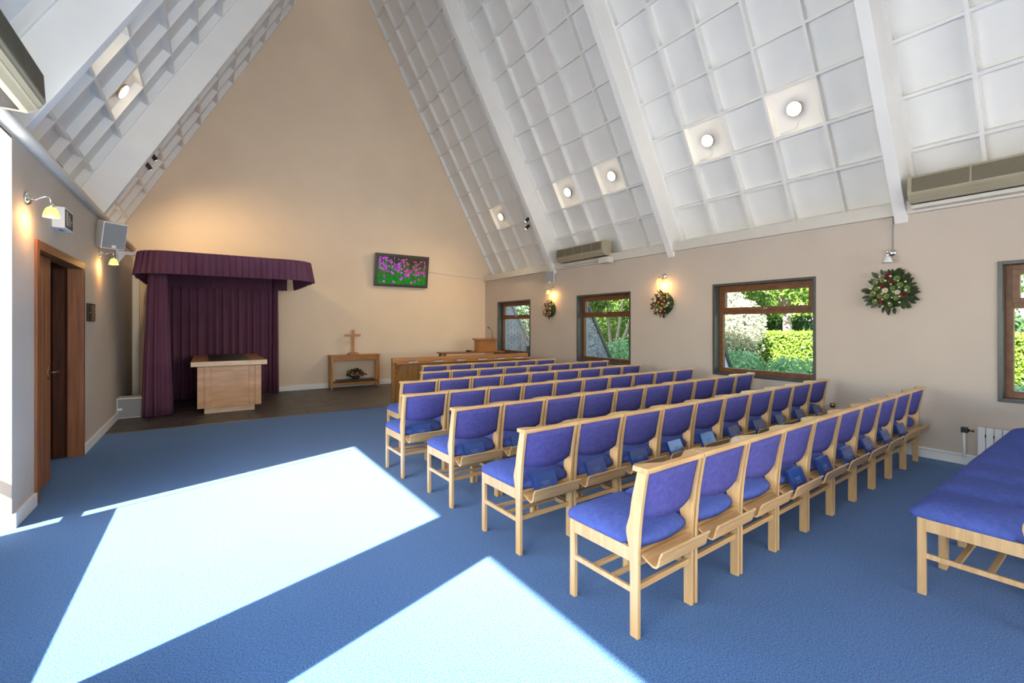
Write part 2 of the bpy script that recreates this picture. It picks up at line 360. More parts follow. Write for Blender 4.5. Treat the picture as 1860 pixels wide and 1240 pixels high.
# ------------------------------------------------------------------ garden windows
def garden_window(n, y0, y1, label):
    t = empty('window_%d' % n, (XR, (y0 + y1) / 2, WZ0)); tag(t, label, None, None, 'structure')
    w = (y1 - y0) / 2; H = WZ1 - WZ0
    fr = MB()          # grey painted lining, slightly proud of the plaster
    b = 0.035
    fr.box(-0.012, 0.16, -w, -w + b, 0, H).box(-0.012, 0.16, w - b, w, 0, H).box(-0.012, 0.16, -w + b, w - b, H - b, H).box(-0.012, 0.18, -w + b, w - b, 0, b)
    fr.build('lining', M['slate_paint'], t, 0.003)
    x0, x1 = 0.12, 0.185; a = w - b; z0, z1 = b, H - b; zt = H - 0.47
    f = MB(); f.box(x0, x1, -a, -a + 0.055, z0, z1).box(x0, x1, a - 0.055, a, z0, z1); a_ = a - 0.055; f.box(x0, x1, -a_, a_, z1 - 0.055, z1).box(x0, x1, -a_, a_, z0, z0 + 0.07).box(x0, x1, -a_, a_, zt, zt + 0.065)
    fo = f.build('frame', M['winwood'], t, 0.004)
    s = MB(); sa = a - 0.045; s0, s1 = zt + 0.055, z1 - 0.045; xs = x0 - 0.012
    s.box(xs, x1 - 0.01, -sa, -sa + 0.055, s0, s1).box(xs, x1 - 0.01, sa - 0.055, sa, s0, s1).box(xs, x1 - 0.01, -sa + 0.055, sa - 0.055, s1 - 0.05, s1).box(xs, x1 - 0.01, -sa + 0.055, sa - 0.055, s0, s0 + 0.05)
    so = s.build('top_sash', M['winwood'], t, 0.004)
    MB().box(xs - 0.022, xs - 0.010, -0.055, 0.055, s0 + 0.018, s0 + 0.032).box(xs - 0.022, xs, -0.02, 0.02, s0 + 0.012, s0 + 0.036).build('catch', M['chrome'], so, 0.002)
    MB().box(0.150, 0.156, -sa + 0.05, sa - 0.05, s0 + 0.045, s1 - 0.045).build('pane', M['glass'], so)
    MB().box(0.150, 0.156, -a + 0.05, a - 0.05, z0 + 0.065, zt + 0.005).build('pane', M['glass'], t)
    MB().box(0.185, 0.40, -w, w, -0.03, 0.03).build('outer_sill', M['slate_paint'], t, 0.004)
    return t
garden_window(1, *WIN[0], 'brown framed window beside the lectern')
garden_window(2, *WIN[1], 'brown framed window looking onto the many-stemmed tree')
garden_window(3, *WIN[2], 'wide brown framed window looking onto the sunlit hedge')
garden_window(4, *WIN[3], 'brown framed window above the radiator')

# ------------------------------------------------------------------ glazing beside the camera (casts the sun patches)
def side_glazing(n, y0, y1, narrow):
    t = empty('window_%d' % n, (-1.40, 0, 0)); tag(t, 'full height brown framed glazing beside the double door' if narrow else 'full height brown framed glazing near the camera', None, None, 'structure')
    f = MB().box(-0.02, 0.03, y0, y1, 2.70, 2.78)
    f.box(-0.04, 0.25, y0, y1, 2.785, 2.80)
    ys = y1 - 0.20 if narrow else y1
    if narrow:
        f.box(-0.005, 0.005, ys - 0.004, ys + 0.004, 0.2, 2.7).box(-0.012, 0.012, ys, y1, 0.44, 0.52).box(-0.012, 0.012, ys, y1, 0, 0.10)
    f.build('frame', M['winwood'], t, 0.003)
    MB().box(-0.015, 0.015, y0, ys, 0.0, 0.69).build('dado_panel', M['white'], t)
    MB().box(-0.003, 0.003, y0, y1, 0.69, 2.70).build('pane', M['glass'], t)
    if narrow: MB().box(-0.003, 0.003, ys, y1, 0.10, 0.69).build('pane', M['glass'], t)
side_glazing(5, P2b, PY, True); side_glazing(6, -1.4, P2a, False)

# ------------------------------------------------------------------ double door
d = empty('door_1', (XL, 0, 0)); tag(d, 'dark mahogany double door with one leaf folded open', None, None, 'structure')
f = MB()
f.box(-0.115, 0.018, DY0, DY0 + 0.075, 0, DZ).box(-0.115, 0.018, DY1 - 0.075, DY1, 0, DZ).box(-0.115, 0.018, DY0 + 0.075, DY1 - 0.075, DZ - 0.075, DZ)
f.build('door_frame', M['mahogl'], d, 0.004)
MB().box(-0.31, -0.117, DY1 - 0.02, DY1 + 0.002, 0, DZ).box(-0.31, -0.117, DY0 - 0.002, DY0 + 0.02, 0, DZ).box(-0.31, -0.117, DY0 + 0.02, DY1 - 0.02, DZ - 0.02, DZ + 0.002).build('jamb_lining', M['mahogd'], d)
lf = empty('door_leaf', (-0.075, DY0 + 0.08, 0), 0, d)
yy = 0.0
for k in range(5): MB().box(-0.022, 0.022, yy + 0.002, yy + 0.128, 0.012, DZ - 0.082).build('board', M['mahogl'], lf, 0.004); yy += 0.13
hm = MB().lathe([(0.028, 0), (0.030, 0.006), (0.020, 0.010)], 16, Matrix.Translation((0.022, 0.56, 1.02)) @ Matrix.Rotation(PI / 2, 4, 'Y') @ Matrix.Diagonal((2.2, 1, 1, 1)))
hm.tube([(0.03, 0.56, 1.02), (0.065, 0.56, 1.02), (0.072, 0.57, 1.02), (0.072, 0.66, 1.018)], 0.008, 8)
hm.build('handle', M['brass'], lf)
lf2 = empty('door_leaf', (-0.135, DY1 - 0.085, 0), math.radians(-82), d)
yy = 0.0
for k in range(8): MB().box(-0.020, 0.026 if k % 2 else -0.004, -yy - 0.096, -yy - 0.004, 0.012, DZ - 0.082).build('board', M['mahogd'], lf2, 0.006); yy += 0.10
MB().box(0.03, 0.10, -0.36, -0.30, DZ - 0.20, DZ - 0.14).box(0.02, 0.03, -0.45, -0.20, DZ - 0.18, DZ - 0.16).build('door_closer', M['slate_paint'], d, 0.004, loc=(-0.16, DY0 + 0.9, 0.02))
# lobby beyond the door
lb = MB().box(-3.2, XL - 0.30, DY0 - 0.3, DY0 - 0.2, 0, 2.5).box(-3.2, XL - 0.30, DY1 + 0.2, DY1 + 0.3, 0, 2.5).box(-3.3, -3.2, DY0 - 0.3, DY1 + 0.3, 0, 2.5).box(-3.3, XL - 0.30, DY0 - 0.3, DY1 + 0.3, 2.5, 2.6)
struct('wall_porch', MB().box(-3.5, XL - 0.30, 4.70, DY0 - 0.31, -0.1, 2.75).box(-3.6, -3.32, 4.70, DY1 + 0.4, -0.1, 2.75), M['render'], 'white rendered outside wall beyond the side glazing')
struct('wall_lobby', lb, M['mahog'], 'dark timber lined lobby beyond the double door')
struct('floor', MB().box(-3.3, XL - 0.35, DY0 - 0.3, DY1 + 0.3, -0.1, 0.0), M['carpet'], 'blue carpet of the lobby beyond the double door')

# ------------------------------------------------------------------ chairs
CW, PITCH = 0.454, 0.468
def cushion(mb, outline, z0, z1, rnd, crown):
    """soft slab: rings from the underside over the rounded edge to a crowned top"""
    c = Vector((sum(p[0] for p in outline) / len(outline), sum(p[1] for p in outline) / len(outline)))
    rings = [(0.95, z0), (0.99, z0 + .010), (1.0, z0 + .026), (0.985, z0 + .040), (0.93, z0 + .056), (0.82, z0 + .074), (0.6, z0 + .092), (0.3, z0 + .100)]; z1, crown = z0 + .099, 0
    n = len(outline); vs = []; fs = []
    for k, z in rings:
        for p in outline: vs.append((c.x + (p[0] - c.x) * k, c.y + (p[1] - c.y) * k, z))
    for i in range(len(rings) - 1):
        for k in range(n): fs.append((i * n + k, i * n + (k + 1) % n, (i + 1) * n + (k + 1) % n, (i + 1) * n + k))
    m = len(rings) - 1
    vs.append((c.x, c.y, z1 + crown * 1.05)); q = len(vs) - 1
    for k in range(n): fs.append((m * n + k, m * n + (k + 1) % n, q))
    fs.append(tuple(range(n))[::-1])
    return mb.add(vs, fs, True)
def make_chair():
    t = empty('chapel_chair'); ox, oy = CW / 2, 0.2
    T = lambda mb: MB().add([(x - ox, y - oy, z) for x, y, z in mb.v], mb.f) if False else mb
    def b(mb, name, m, bev=0.0, parent=None):
        mb.v = [(x - ox, y - oy, z) for x, y, z in mb.v]
        return mb.build(name, m, parent or t, bev)
    post = [(0, 0), (.045, 0), (.046, .30), (.050, .40), (.068, .475), (.067, .500), (.048, .56), (.034, .65), (.014, .73), (.004, .775), (-.048, .775), (-.036, .71), (-.020, .61), (-.008, .51), (0, .40)]
    for x in (0, CW - 0.022): b(MB().prism(post, x, x + 0.022, 'x'), 'rear_leg', M['beech'], 0.003)
    for x in (0, CW - 0.022): b(MB().box(x, x + 0.022, .413, .450, 0, .412), 'front_leg', M['beech'], 0.003)
    for x in (0.001, CW - 0.021): b(MB().box(x, x + 0.020, .044, .415, .345, .410), 'side_rail', M['beech'], 0.002)
    b(MB().box(.021, CW - .021, .418, .438, .350, .410), 'front_rail', M['beechx'], 0.002)
    ap = [(.021, .335)] + [(.021 + (CW - .042) * k / 8, .335 - .018 * math.sin(PI * k / 8)) for k in range(1, 8)] + [(CW - .021, .335), (CW - .021, .402), (.021, .402)]
    b(MB().prism(ap, .012, .026, 'y'), 'seat_apron', M['beechx'], 0.002)
    for x in (0.003, CW - 0.019): b(MB().box(x, x + 0.016, .044, .415, .200, .226), 'side_stretcher', M['beech'], 0.002)
    b(MB().box(.021, CW - .021, .014, .032, .212, .240), 'rear_stretcher', M['beechx'], 0.002)
    for y in (.165, .285): b(MB().box(.018, CW - .018, y, y + .024, .202, .220), 'rack_bar', M['beechx'], 0.002)
    ol = []
    def arc(cx, cy, r, a0, a1, n=4):
        for k in range(n + 1):
            a = a0 + (a1 - a0) * k / n; ol.append((cx + r * math.cos(a), cy + r * math.sin(a)))
    arc(CW - .040, .455, .036, 0, PI / 2); arc(.040, .455, .036, PI / 2, PI); ol.append((.002, .095)); ol.append((.026, .088))
    for k in range(9): u = k / 8; ol.append((.026 + (CW - .052) * u, .030 - .034 * math.sin(PI * u)))
    ol.append((CW - .026, .088)); ol.append((CW - .002, .095))
    b(cushion(MB(), ol, .400, .452, .040, .030), 'seat', M['fabricseat'])
    # upholstered back: bowed pad between the posts
    nx, nz = 10, 6; vs = []; fs = []
    for side in (0, 1):
        for i in range(nx + 1):
            for j in range(nz + 1):
                u = i / nx; v = j / nz; x = .021 + (CW - .042) * u
                zb = .556 - .026 * (1 - (2 * u - 1) ** 2); z = zb + (.778 - zb) * v
                yc = .030 - .055 * ((z - .46) / .315) ** 1.3 if z > .46 else .030
                y = yc - .030 * (1 - (2 * u - 1) ** 2)
                edge = min(1, 8 * min(v + .02, 1)) ** 0.5
                y += (.014 if side else -.014) * (0.25 + 0.75 * edge)
                vs.append((x, y, z))
    q = (nx + 1) * (nz + 1); I = lambda s, i, j: s * q + i * (nz + 1) + j
    for i in range(nx):
        for j in range(nz):
            fs.append((I(0, i, j), I(0, i + 1, j), I(0, i + 1, j + 1), I(0, i, j + 1))); fs.append((I(1, i, j), I(1, i, j + 1), I(1, i + 1, j + 1), I(1, i + 1, j)))
    for i in range(nx):
        fs.append((I(0, i, 0), I(1, i, 0), I(1, i + 1, 0), I(0, i + 1, 0))); fs.append((I(0, i, nz), I(0, i + 1, nz), I(1, i + 1, nz), I(1, i, nz)))
    for j in range(nz):
        fs.append((I(0, 0, j), I(0, 0, j + 1), I(1, 0, j + 1), I(1, 0, j))); fs.append((I(0, nx, j), I(1, nx, j), I(1, nx, j + 1), I(0, nx, j + 1)))
    b(MB().add(vs, fs, True), 'backrest', M['fabric'])
    pl = [(-.004, -.057), (CW + .004, -.057), (CW + .004, .028)]
    for k in range(0, 13):
        u = k / 12; s_ = max(0, min(1, (u - 0.06) / 0.30)) if u < .5 else max(0, min(1, (0.94 - u) / 0.30)); s_ = s_ * s_ * (3 - 2 * s_)
        pl.append((CW * (1 - u) * 0.985 + CW * 0.0075, .028 - .050 * s_))
    pl.append((-.004, .028))
    b(MB().prism(pl, .776, .801, 'z'), 'top_rail', M['beechx'], 0.006)
    tr = [(.012, .380), (-.030, .360), (-.055, .350), (-.072, .352), (-.083, .364), (-.088, .384), (-.094, .408), (-.107, .432)]
    b(MB().ribbon(tr, .010, .036, CW - .030, 'x'), 'book_rack', M['beechx'], 0.003)
    return t
ORD = ['first', 'second', 'third', 'fourth', 'fifth', 'sixth', 'seventh', 'eighth', 'ninth', 'tenth']
ROWS = {1: (1.645, 1.360, .042, 10), 2: (1.633, 2.292, .034, 10), 3: (1.606, 3.197, .030, 10), 4: (1.535, 4.092, .028, 10), 5: (1.868, 5.060, .017, 9), 6: (2.497, 5.975, .018, 8), 7: (2.912, 6.925, .010, 6)}
ROWN = {0: 'the half row by the radiator', 1: 'the rearmost full row', 2: 'the second full row from the rear', 3: 'the third full row from the rear', 4: 'the middle full row', 5: 'the nine-chair row',
        6: 'the eight-chair row', 7: 'the short row nearest the pew front'}
proto = make_chair(); first = True
CH = {}
def chair_at(row, i, x0, y0, sl, label):
    global first
    c = proto if first else copy_tree(proto); first = False
    a = math.atan(sl); jx, jy = x0 + i * PITCH * math.cos(a), y0 + i * PITCH * math.sin(a)
    lx, ly = PITCH / 2, 0.2 + 0.057
    c.location = (jx + lx * math.cos(a) - ly * math.sin(a), jy + lx * math.sin(a) + ly * math.cos(a), 0); c.rotation_euler = (0, 0, a)
    tag(c, label, 'chair', 'chapel chairs in ' + ROWN[row]); CH[(row, i)] = c
for r, (x0, y0, sl, n) in ROWS.items():
    for i in range(n):
        chair_at(r, i, x0, y0, sl, 'blue upholstered beech chair, %s from the aisle in %s' % (ORD[i], ROWN[r]))
for i in range(7):
    chair_at(0, i, 3.212, 0.318, .030, 'blue seated beech chair, %s from the aisle in %s' % (ORD[i], ROWN[0]))

# hymn books in the racks
def make_book():
    t = empty('hymn_book')
    w, h, th = .190, .145, .018
    MB().box(-w / 2, w / 2, -th / 2, -th / 2 + .003, 0, h).box(-w / 2, w / 2, th / 2 - .003, th / 2, 0, h).box(-w / 2, -w / 2 + .003, -th / 2, th / 2, 0, h).build('cover', M['book'], t, 0.0008)
    MB().box(-w / 2 + .003, w / 2 - .004, -th / 2 + .003, th / 2 - .003, .003, h - .003).build('pages', M['paper'], t)
    l = MB()
    for z, a in ((.083, .034), (.070, .022), (.052, .040)):
        x = -a
        while x < a: l.box(x, x + .006, -th / 2 - .0006, -th / 2 + .0002, z, z + .006); x += .010
    l.build('title', M['silver'], t)
    return t
bp = make_book(); bfirst = True
BK = [(1, i) for i in range(3, 9)] + [(2, i) for i in range(10)] + [(3, 0), (3, 1), (3, 2), (4, 0), (4, 1)]
for (r, i) in BK:
    c = CH[(r, i)]
    bk = bp if bfirst else copy_tree(bp); bfirst = False
    a = c.rotation_euler.z; lx, ly, lz = -0.040 + random.uniform(-.012, .012), -0.2 - 0.064, 0.362
    bk.location = (c.location.x + lx * math.cos(a) - ly * math.sin(a), c.location.y + lx * math.sin(a) + ly * math.cos(a), lz)
    bk.rotation_euler = (-math.radians(24 + random.uniform(-2, 2)), 0, a + random.uniform(-.05, .05))
    tag(bk, 'navy hymn book in the %s chair rack of %s' % (ORD[i], ROWN[r]), 'book', 'hymn books in the chair racks')

# ------------------------------------------------------------------ pew front, desk, lectern
pa = math.atan2(-0.17, 2.95)
t = thing('pew_front', 'low oak pew front with a book ledge before the short row', 'pew', (2.85, 8.235, 0), pa)
L_ = 2.96
MB().box(0.04, L_ - 0.04, -0.012, 0.012, 0.05, 0.80).build('panel', M['oakv'], t)
for k in range(12): MB().box(0.045 + k * 0.24, 0.045 + k * 0.24 + 0.236, -0.020, -0.010, 0.10, 0.72).build('board', M['oakv'], t, 0.003)
MB().box(0, L_, -0.03, 0.03, 0.80, 0.848).build('top_rail', M['oak'], t, 0.005)
for x in (0, L_ - 0.05): MB().box(x, x + 0.05, -0.05, 0.04, 0, 0.845).build('end_post', M['oakv'], t, 0.005)
MB().box(0.05, L_ - 0.03, -0.030, -0.012, 0.735, 0.80).build('ledge_rail', M['oak'], t, 0.002)
MB().box(0.02, L_ + 0.06, -0.26, -0.025, 0.745, 0.765).build('ledge', M['oak'], t, 0.004)
for x in (0.055, 1.45, L_ - 0.10):
    MB().prism([(-.025, .745), (-.20, .745), (-.17, .70), (-.10, .66), (-.06, .58), (-.025, .55)], x, x + 0.035, 'x').build('bracket', M['oakv'], t, 0.003)
MB().box(0.04, L_ - 0.04, -0.02, 0.02, 0.0, 0.06).build('plinth', M['oak'], t)
def flat_book(loc, rz, label):
    t = empty('hymn_book', loc, rz); tag(t, label, 'book', 'hymn books on the pew ledge')
    MB().box(-.09, .09, -.065, .065, 0, .003).box(-.09, .09, -.065, .065, .017, .020).box(-.09, .09, .062, .065, 0, .020).build('cover', M['bookmat'], t, 0.0008)
    MB().box(-.087, .087, -.062, .062, .003, .017).build('pages', M['paper'], t)
for k, x in enumerate((0.34, 0.84, 1.32, 1.80, 2.20, 2.66)):
    p = Matrix.Rotation(pa, 3, 'Z') @ Vector((x, -0.15, 0))
    flat_book((2.85 + p.x, 8.235 + p.y, 0.766), pa + random.uniform(-.2, .2), 'dark hymn book lying on the pew ledge, %s from the aisle end' % ORD[k])

t = thing('reading_desk', 'long narrow oak desk under the lectern behind the pew', 'desk', (5.26, 9.58, 0), -0.10)
MB().box(-.80, .80, -.20, .20, .800, .828).build('top', M['mahogl'], t, 0.005)
for sx in (-1, 1):
    for sy in (-1, 1): MB().box(sx * .72 - .03, sx * .72 + .03, sy * .15 - .03, sy * .15 + .03, 0, .80).build('leg', M['mahogl'], t, 0.004)
MB().box(-.70, .70, -.012, .012, .10, .16).build('stretcher', M['mahogl'], t, 0.003)
t = thing('table_lectern', 'dark oak table lectern standing on the narrow desk', 'lectern', (5.62, 9.55, 0.828), -0.06)
MB().box(-.235, .235, -.13, .10, 0, .265).build('body', M['oak'], t, 0.005)
MB().box(-.20, .20, -.137, -.128, .03, .245).build('front_panel', M['oak'], t, 0.003)
MB().box(-.28, .28, -.17, .14, -.013, .013).build('slope_top', M['mahogl'], t, 0.004, loc=(0, -.015, .283))
bpy.data.objects[t.children[-1].name].rotation_euler = (0.10, 0, 0)
MB().box(-.26, .26, -.15, .12, 0, .018).build('base', M['oak'], t, 0.003)
t = thing('gooseneck_microphone', 'thin black gooseneck microphone curving above the lectern', 'microphone', (5.86, 9.58, 1.125))
MB().lathe([(.018, 0), (.018, .012), (.010, .02)], 12).build('mount', M['dark'], t)
MB().tube([(0, 0, .01), (0, 0, .12), (-.01, 0, .17), (-.04, -.005, .22), (-.08, -.01, .25), (-.115, -.012, .268)], .005, 8).build('neck', M['dark'], t)
MB().lathe([(.003, -.022), (.012, -.018), (.016, 0), (.012, .018), (.003, .022)], 10, Matrix.Translation((-.13, -.014, .272)) @ Matrix.Rotation(-1.1, 4, 'Y')).build('foam_head', M['dark'], t)
t = thing('desk_mouse_pad', 'small dark rounded box on the desk beside the lectern', 'box', (5.19, 9.57, 0.828))
MB().box(-.055, .055, -.05, .05, 0, .030).build('case', M['plaque'], t, 0.012); MB().box(-.03, .03, -.03, .03, .030, .037).build('lid', M['dark'], t, 0.003)
t = thing('window_telephone', 'black telephone standing upright on the sill by the lectern', 'telephone', (XR + 0.06, 9.10, WZ0 + 0.035), -0.7)
MB().prism([(-.06, 0), (.06, 0), (.045, .05), (.02, .21), (-.03, .22), (-.06, .05)], -.065, .065, 'x').build('base', M['dark'], t, 0.008)
MB().box(-.072, -.04, -.085, -.05, .03, .20).build('handset', M['dark'], t, 0.012)
MB().box(.0, .045, -.058, -.048, .13, .17).build('display', M['silver'], t)

# ------------------------------------------------------------------ console table, cross, flowers, television
t = thing('console_table', 'slim oak console table below the wooden cross', 'table', (2.905, 10.99, 0))
MB().box(-.575, .575, -.145, .145, .745, .768).build('top', M['oak'], t, 0.004)
for sx in (-1, 1):
    for sy in (-1, 1): MB().box(sx * .535 - .022, sx * .535 + .022, sy * .115 - .022, sy * .115 + .022, 0, .745).build('leg', M['oakv'], t, 0.003)
MB().box(-.51, .51, -.125, -.105, .635, .745).box(-.51, .51, .105, .125, .635, .745).box(-.545, -.525, -.1, .1, .635, .745).box(.525, .545, -.1, .1, .635, .745).build('apron', M['oak'], t, 0.002)
MB().box(-.53, .53, -.125, .125, .135, .152).box(-.51, .51, -.125, -.107, .085, .152).box(-.51, .51, .107, .125, .085, .152).build('shelf', M['oak'], t, 0.003)
t = thing('wooden_cross', 'plain wooden cross standing on the console table', 'cross', (2.872, 10.98, .768))
def notch(x0, x1, z0, z1, d):   # bar with a small v cut in each end
    return None
c = MB(); c.prism([(-.028, .06), (.028, .06), (.028, .585), (0, .572), (-.028, .585)], -.02, .02, 'y').build('upright', M['oakv'], t, 0.003)
MB().prism([(-.175, .425), (.175, .425), (.160, .451), (.175, .477), (-.175, .477), (-.160, .451)], -.021, .021, 'y').build('crossbar', M['oak'], t, 0.003)
MB().box(-.115, .115, -.06, .06, 0, .036).box(-.06, .06, -.04, .04, .036, .062).build('base', M['oak'], t, 0.008)
t = thing('slate_tray', 'dark grey slate slab on the console table shelf', 'tray', (2.93, 10.985, .1525))
MB().box(-.43, .42, -.11, .11, 0, .04).build('slab', M['slate_paint'], t, 0.004)

def leaf_mesh(name, m, L=0.1, Wd=0.04, fold=0.25):
    pr = [(0, 0.02), (.25, .8), (.5, 1), (.75, .7), (1, 0.02)]
    vs = []; fs = []
    for u, w in pr: vs += [(u * L, -w * Wd / 2, w * Wd * fold * .5 + .04 * L * math.sin(u * PI)), (u * L, 0, .04 * L * math.sin(u * PI)), (u * L, w * Wd / 2, w * Wd * fold * .5 + .04 * L * math.sin(u * PI))]
    for i in range(4):
        a = i * 3; fs += [(a, a + 3, a + 4, a + 1), (a + 1, a + 4, a + 5, a + 2)]
    me = bpy.data.meshes.new(name); me.from_pydata(vs, [], fs); me.materials.append(m)
    for p in me.polygons: p.use_smooth = True
    return me
def flower_mesh(name, m, r=0.03, petals=7):
    mb = MB()
    for ring, (k, up) in enumerate(((1.0, .25), (.62, .7))):
        for i in range(petals):
            a = 2 * PI * (i + ring * .5) / petals
            ca, sa = math.cos(a), math.sin(a); w = r * k * .42
            p = [(0, 0, 0), (ca * r * k * .6 - sa * w, sa * r * k * .6 + ca * w, up * r * .5), (ca * r * k, sa * r * k, up * r), (ca * r * k * .6 + sa * w, sa * r * k * .6 - ca * w, up * r * .5)]
            mb.add(p, [(0, 1, 2, 3)])
    mb.lathe([(r * .25, 0), (r * .22, r * .4), (0.0001, r * .5)], 6)
    return mb.mesh(name, m)
WLEAF = leaf_mesh('leaf', M['wr_leaf'], .11, .05); WRUST = leaf_mesh('leaf', M['wr_rust'], .10, .045)
FLW = {k: flower_mesh('flower', M['fl_' + k]) for k in ('red', 'or', 'wh', 'gr', 'pk')}
BUD = MB().lathe([(.0001, -.008), (.009, -.004), (.011, .003), (.007, .009), (.0001, .011)], 8).mesh('bud', M['fl_wh'])
def wreath(x, y, z, rad, label, pal, rust, nleaf, spike):
    rng = random.Random(int(y * 100)); t = thing('wall_wreath', label, 'wreath', (x, y, z), 0, 'dried flower wreaths on the window wall')
    MB().lathe([(rad * .95, 0), (rad * .92, .03), (rad * .5, .07), (.0001, .08)], 18, Matrix.Rotation(-PI / 2, 4, 'Y')).build('moss_base', M['lf_dark'], t)
    for i in range(nleaf):
        a = rng.uniform(0, 2 * PI); q = rad * math.sqrt(rng.uniform(.05, .95)); out = q > rad * .72
        rx = Vector((-(.045 + .035 * (1 - q / rad)) - rng.uniform(0, .02), q * math.cos(a), q * math.sin(a)))
        dirv = Vector((-rng.uniform(.1, .5) if out else -rng.uniform(.2, .7), math.cos(a), math.sin(a))).normalized()
        zq = (Vector((-1, 0, 0)) - dirv * dirv.dot(Vector((-1, 0, 0)))).normalized(); yq = zq.cross(dirv)
        R = Matrix((dirv, yq, zq)).transposed().to_4x4()
        o = inst('leaf', WRUST if rng.random() < rust else WLEAF, t); s = rng.uniform(.6, .95) * (spike if out else .8)
        o.matrix_local = Matrix.Translation(rx) @ R @ Matrix.Rotation(rng.uniform(-.6, .6), 4, 'X') @ Matrix.Diagonal((s, s, s, 1))
    nf = 20
    for i in range(nf):
        a = i * 2.399 + rng.uniform(-.2, .2); q = rad * .90 * math.sqrt((i + .5) / nf)
        o = inst('flower', FLW[rng.choice(pal)], t); s = rng.uniform(.85, 1.25)
        o.matrix_local = Matrix.Translation((-.100 - .03 * (1 - q / rad), q * math.cos(a), q * math.sin(a))) @ Matrix.Rotation(-PI / 2 + rng.uniform(-.4, .4), 4, 'Y') @ Matrix.Diagonal((s, s, s, 1))
    for i in range(22):
        a = i * 2.399 + 1.0; q = rad * .95 * math.sqrt((i + .5) / 22)
        o = inst('bud', BUD, t); s = rng.uniform(.8, 1.4)
        o.matrix_local = Matrix.Translation((-.12 - .02 * (1 - q / rad), q * math.cos(a), q * math.sin(a))) @ Matrix.Diagonal((s, s, s, 1))
wreath(XR, 8.18, 1.82, .185, 'leafy dried wreath between the lectern window and the tree window', ['or', 'wh', 'red', 'gr'], .5, 100, .8)
wreath(XR, 5.063, 1.83, .20, 'rusty dried wreath with orange blooms below a lit lamp', ['or', 'red', 'gr', 'wh', 'red'], .6, 120, .85)
wreath(XR, 1.915, 1.845, .20, 'green and red dried wreath with cream buds below the unlit lamp', ['red', 'gr', 'wh', 'red', 'gr'], .12, 130, 1.05)
t = thing('flower_arrangement', 'low dried flower arrangement on the console table slate slab', 'flowers', (2.93, 10.985, .1935))
MB().lathe([(.07, 0), (.09, .02), (.10, .05), (.08, .06)], 16).build('bowl', M['plaque'], t)
rng = random.Random(5)
for i in range(120):
    a = rng.uniform(0, 2 * PI); el = rng.uniform(.0, 1.4); r = .13 + rng.uniform(0, .05)
    p = Vector((1.25 * r * math.cos(a) * math.cos(el), .62 * r * math.sin(a) * math.cos(el), .06 + r * math.sin(el) * .95))
    dv = Vector((p.x, p.y, p.z - .03)).normalized(); zq = dv.orthogonal().normalized(); yq = zq.cross(dv)
    o = inst('leaf', WRUST if rng.random() < .3 else WLEAF, t); s = rng.uniform(.5, .8)
    o.matrix_local = Matrix.Translation(p * .8) @ Matrix((dv, yq, zq)).transposed().to_4x4() @ Matrix.Rotation(rng.uniform(0, 6), 4, 'X') @ Matrix.Diagonal((s, s, s, 1))
for i in range(20):
    a = i * 2.399; el = .15 + 1.25 * ((i * .618) % 1); r = .19
    p = Vector((1.25 * r * math.cos(a) * math.cos(el), .62 * r * math.sin(a) * math.cos(el), .06 + r * math.sin(el) * .95))
    o = inst('flower', FLW[['red', 'wh', 'pk', 'red', 'gr'][i % 5]], t); dv = Vector((p.x, p.y, p.z)).normalized()
    s = rng.uniform(1.0, 1.4); o.matrix_local = Matrix.Translation(p) @ dv.to_track_quat('Z', 'Y').to_matrix().to_4x4() @ Matrix.Diagonal((s, s, s, 1))

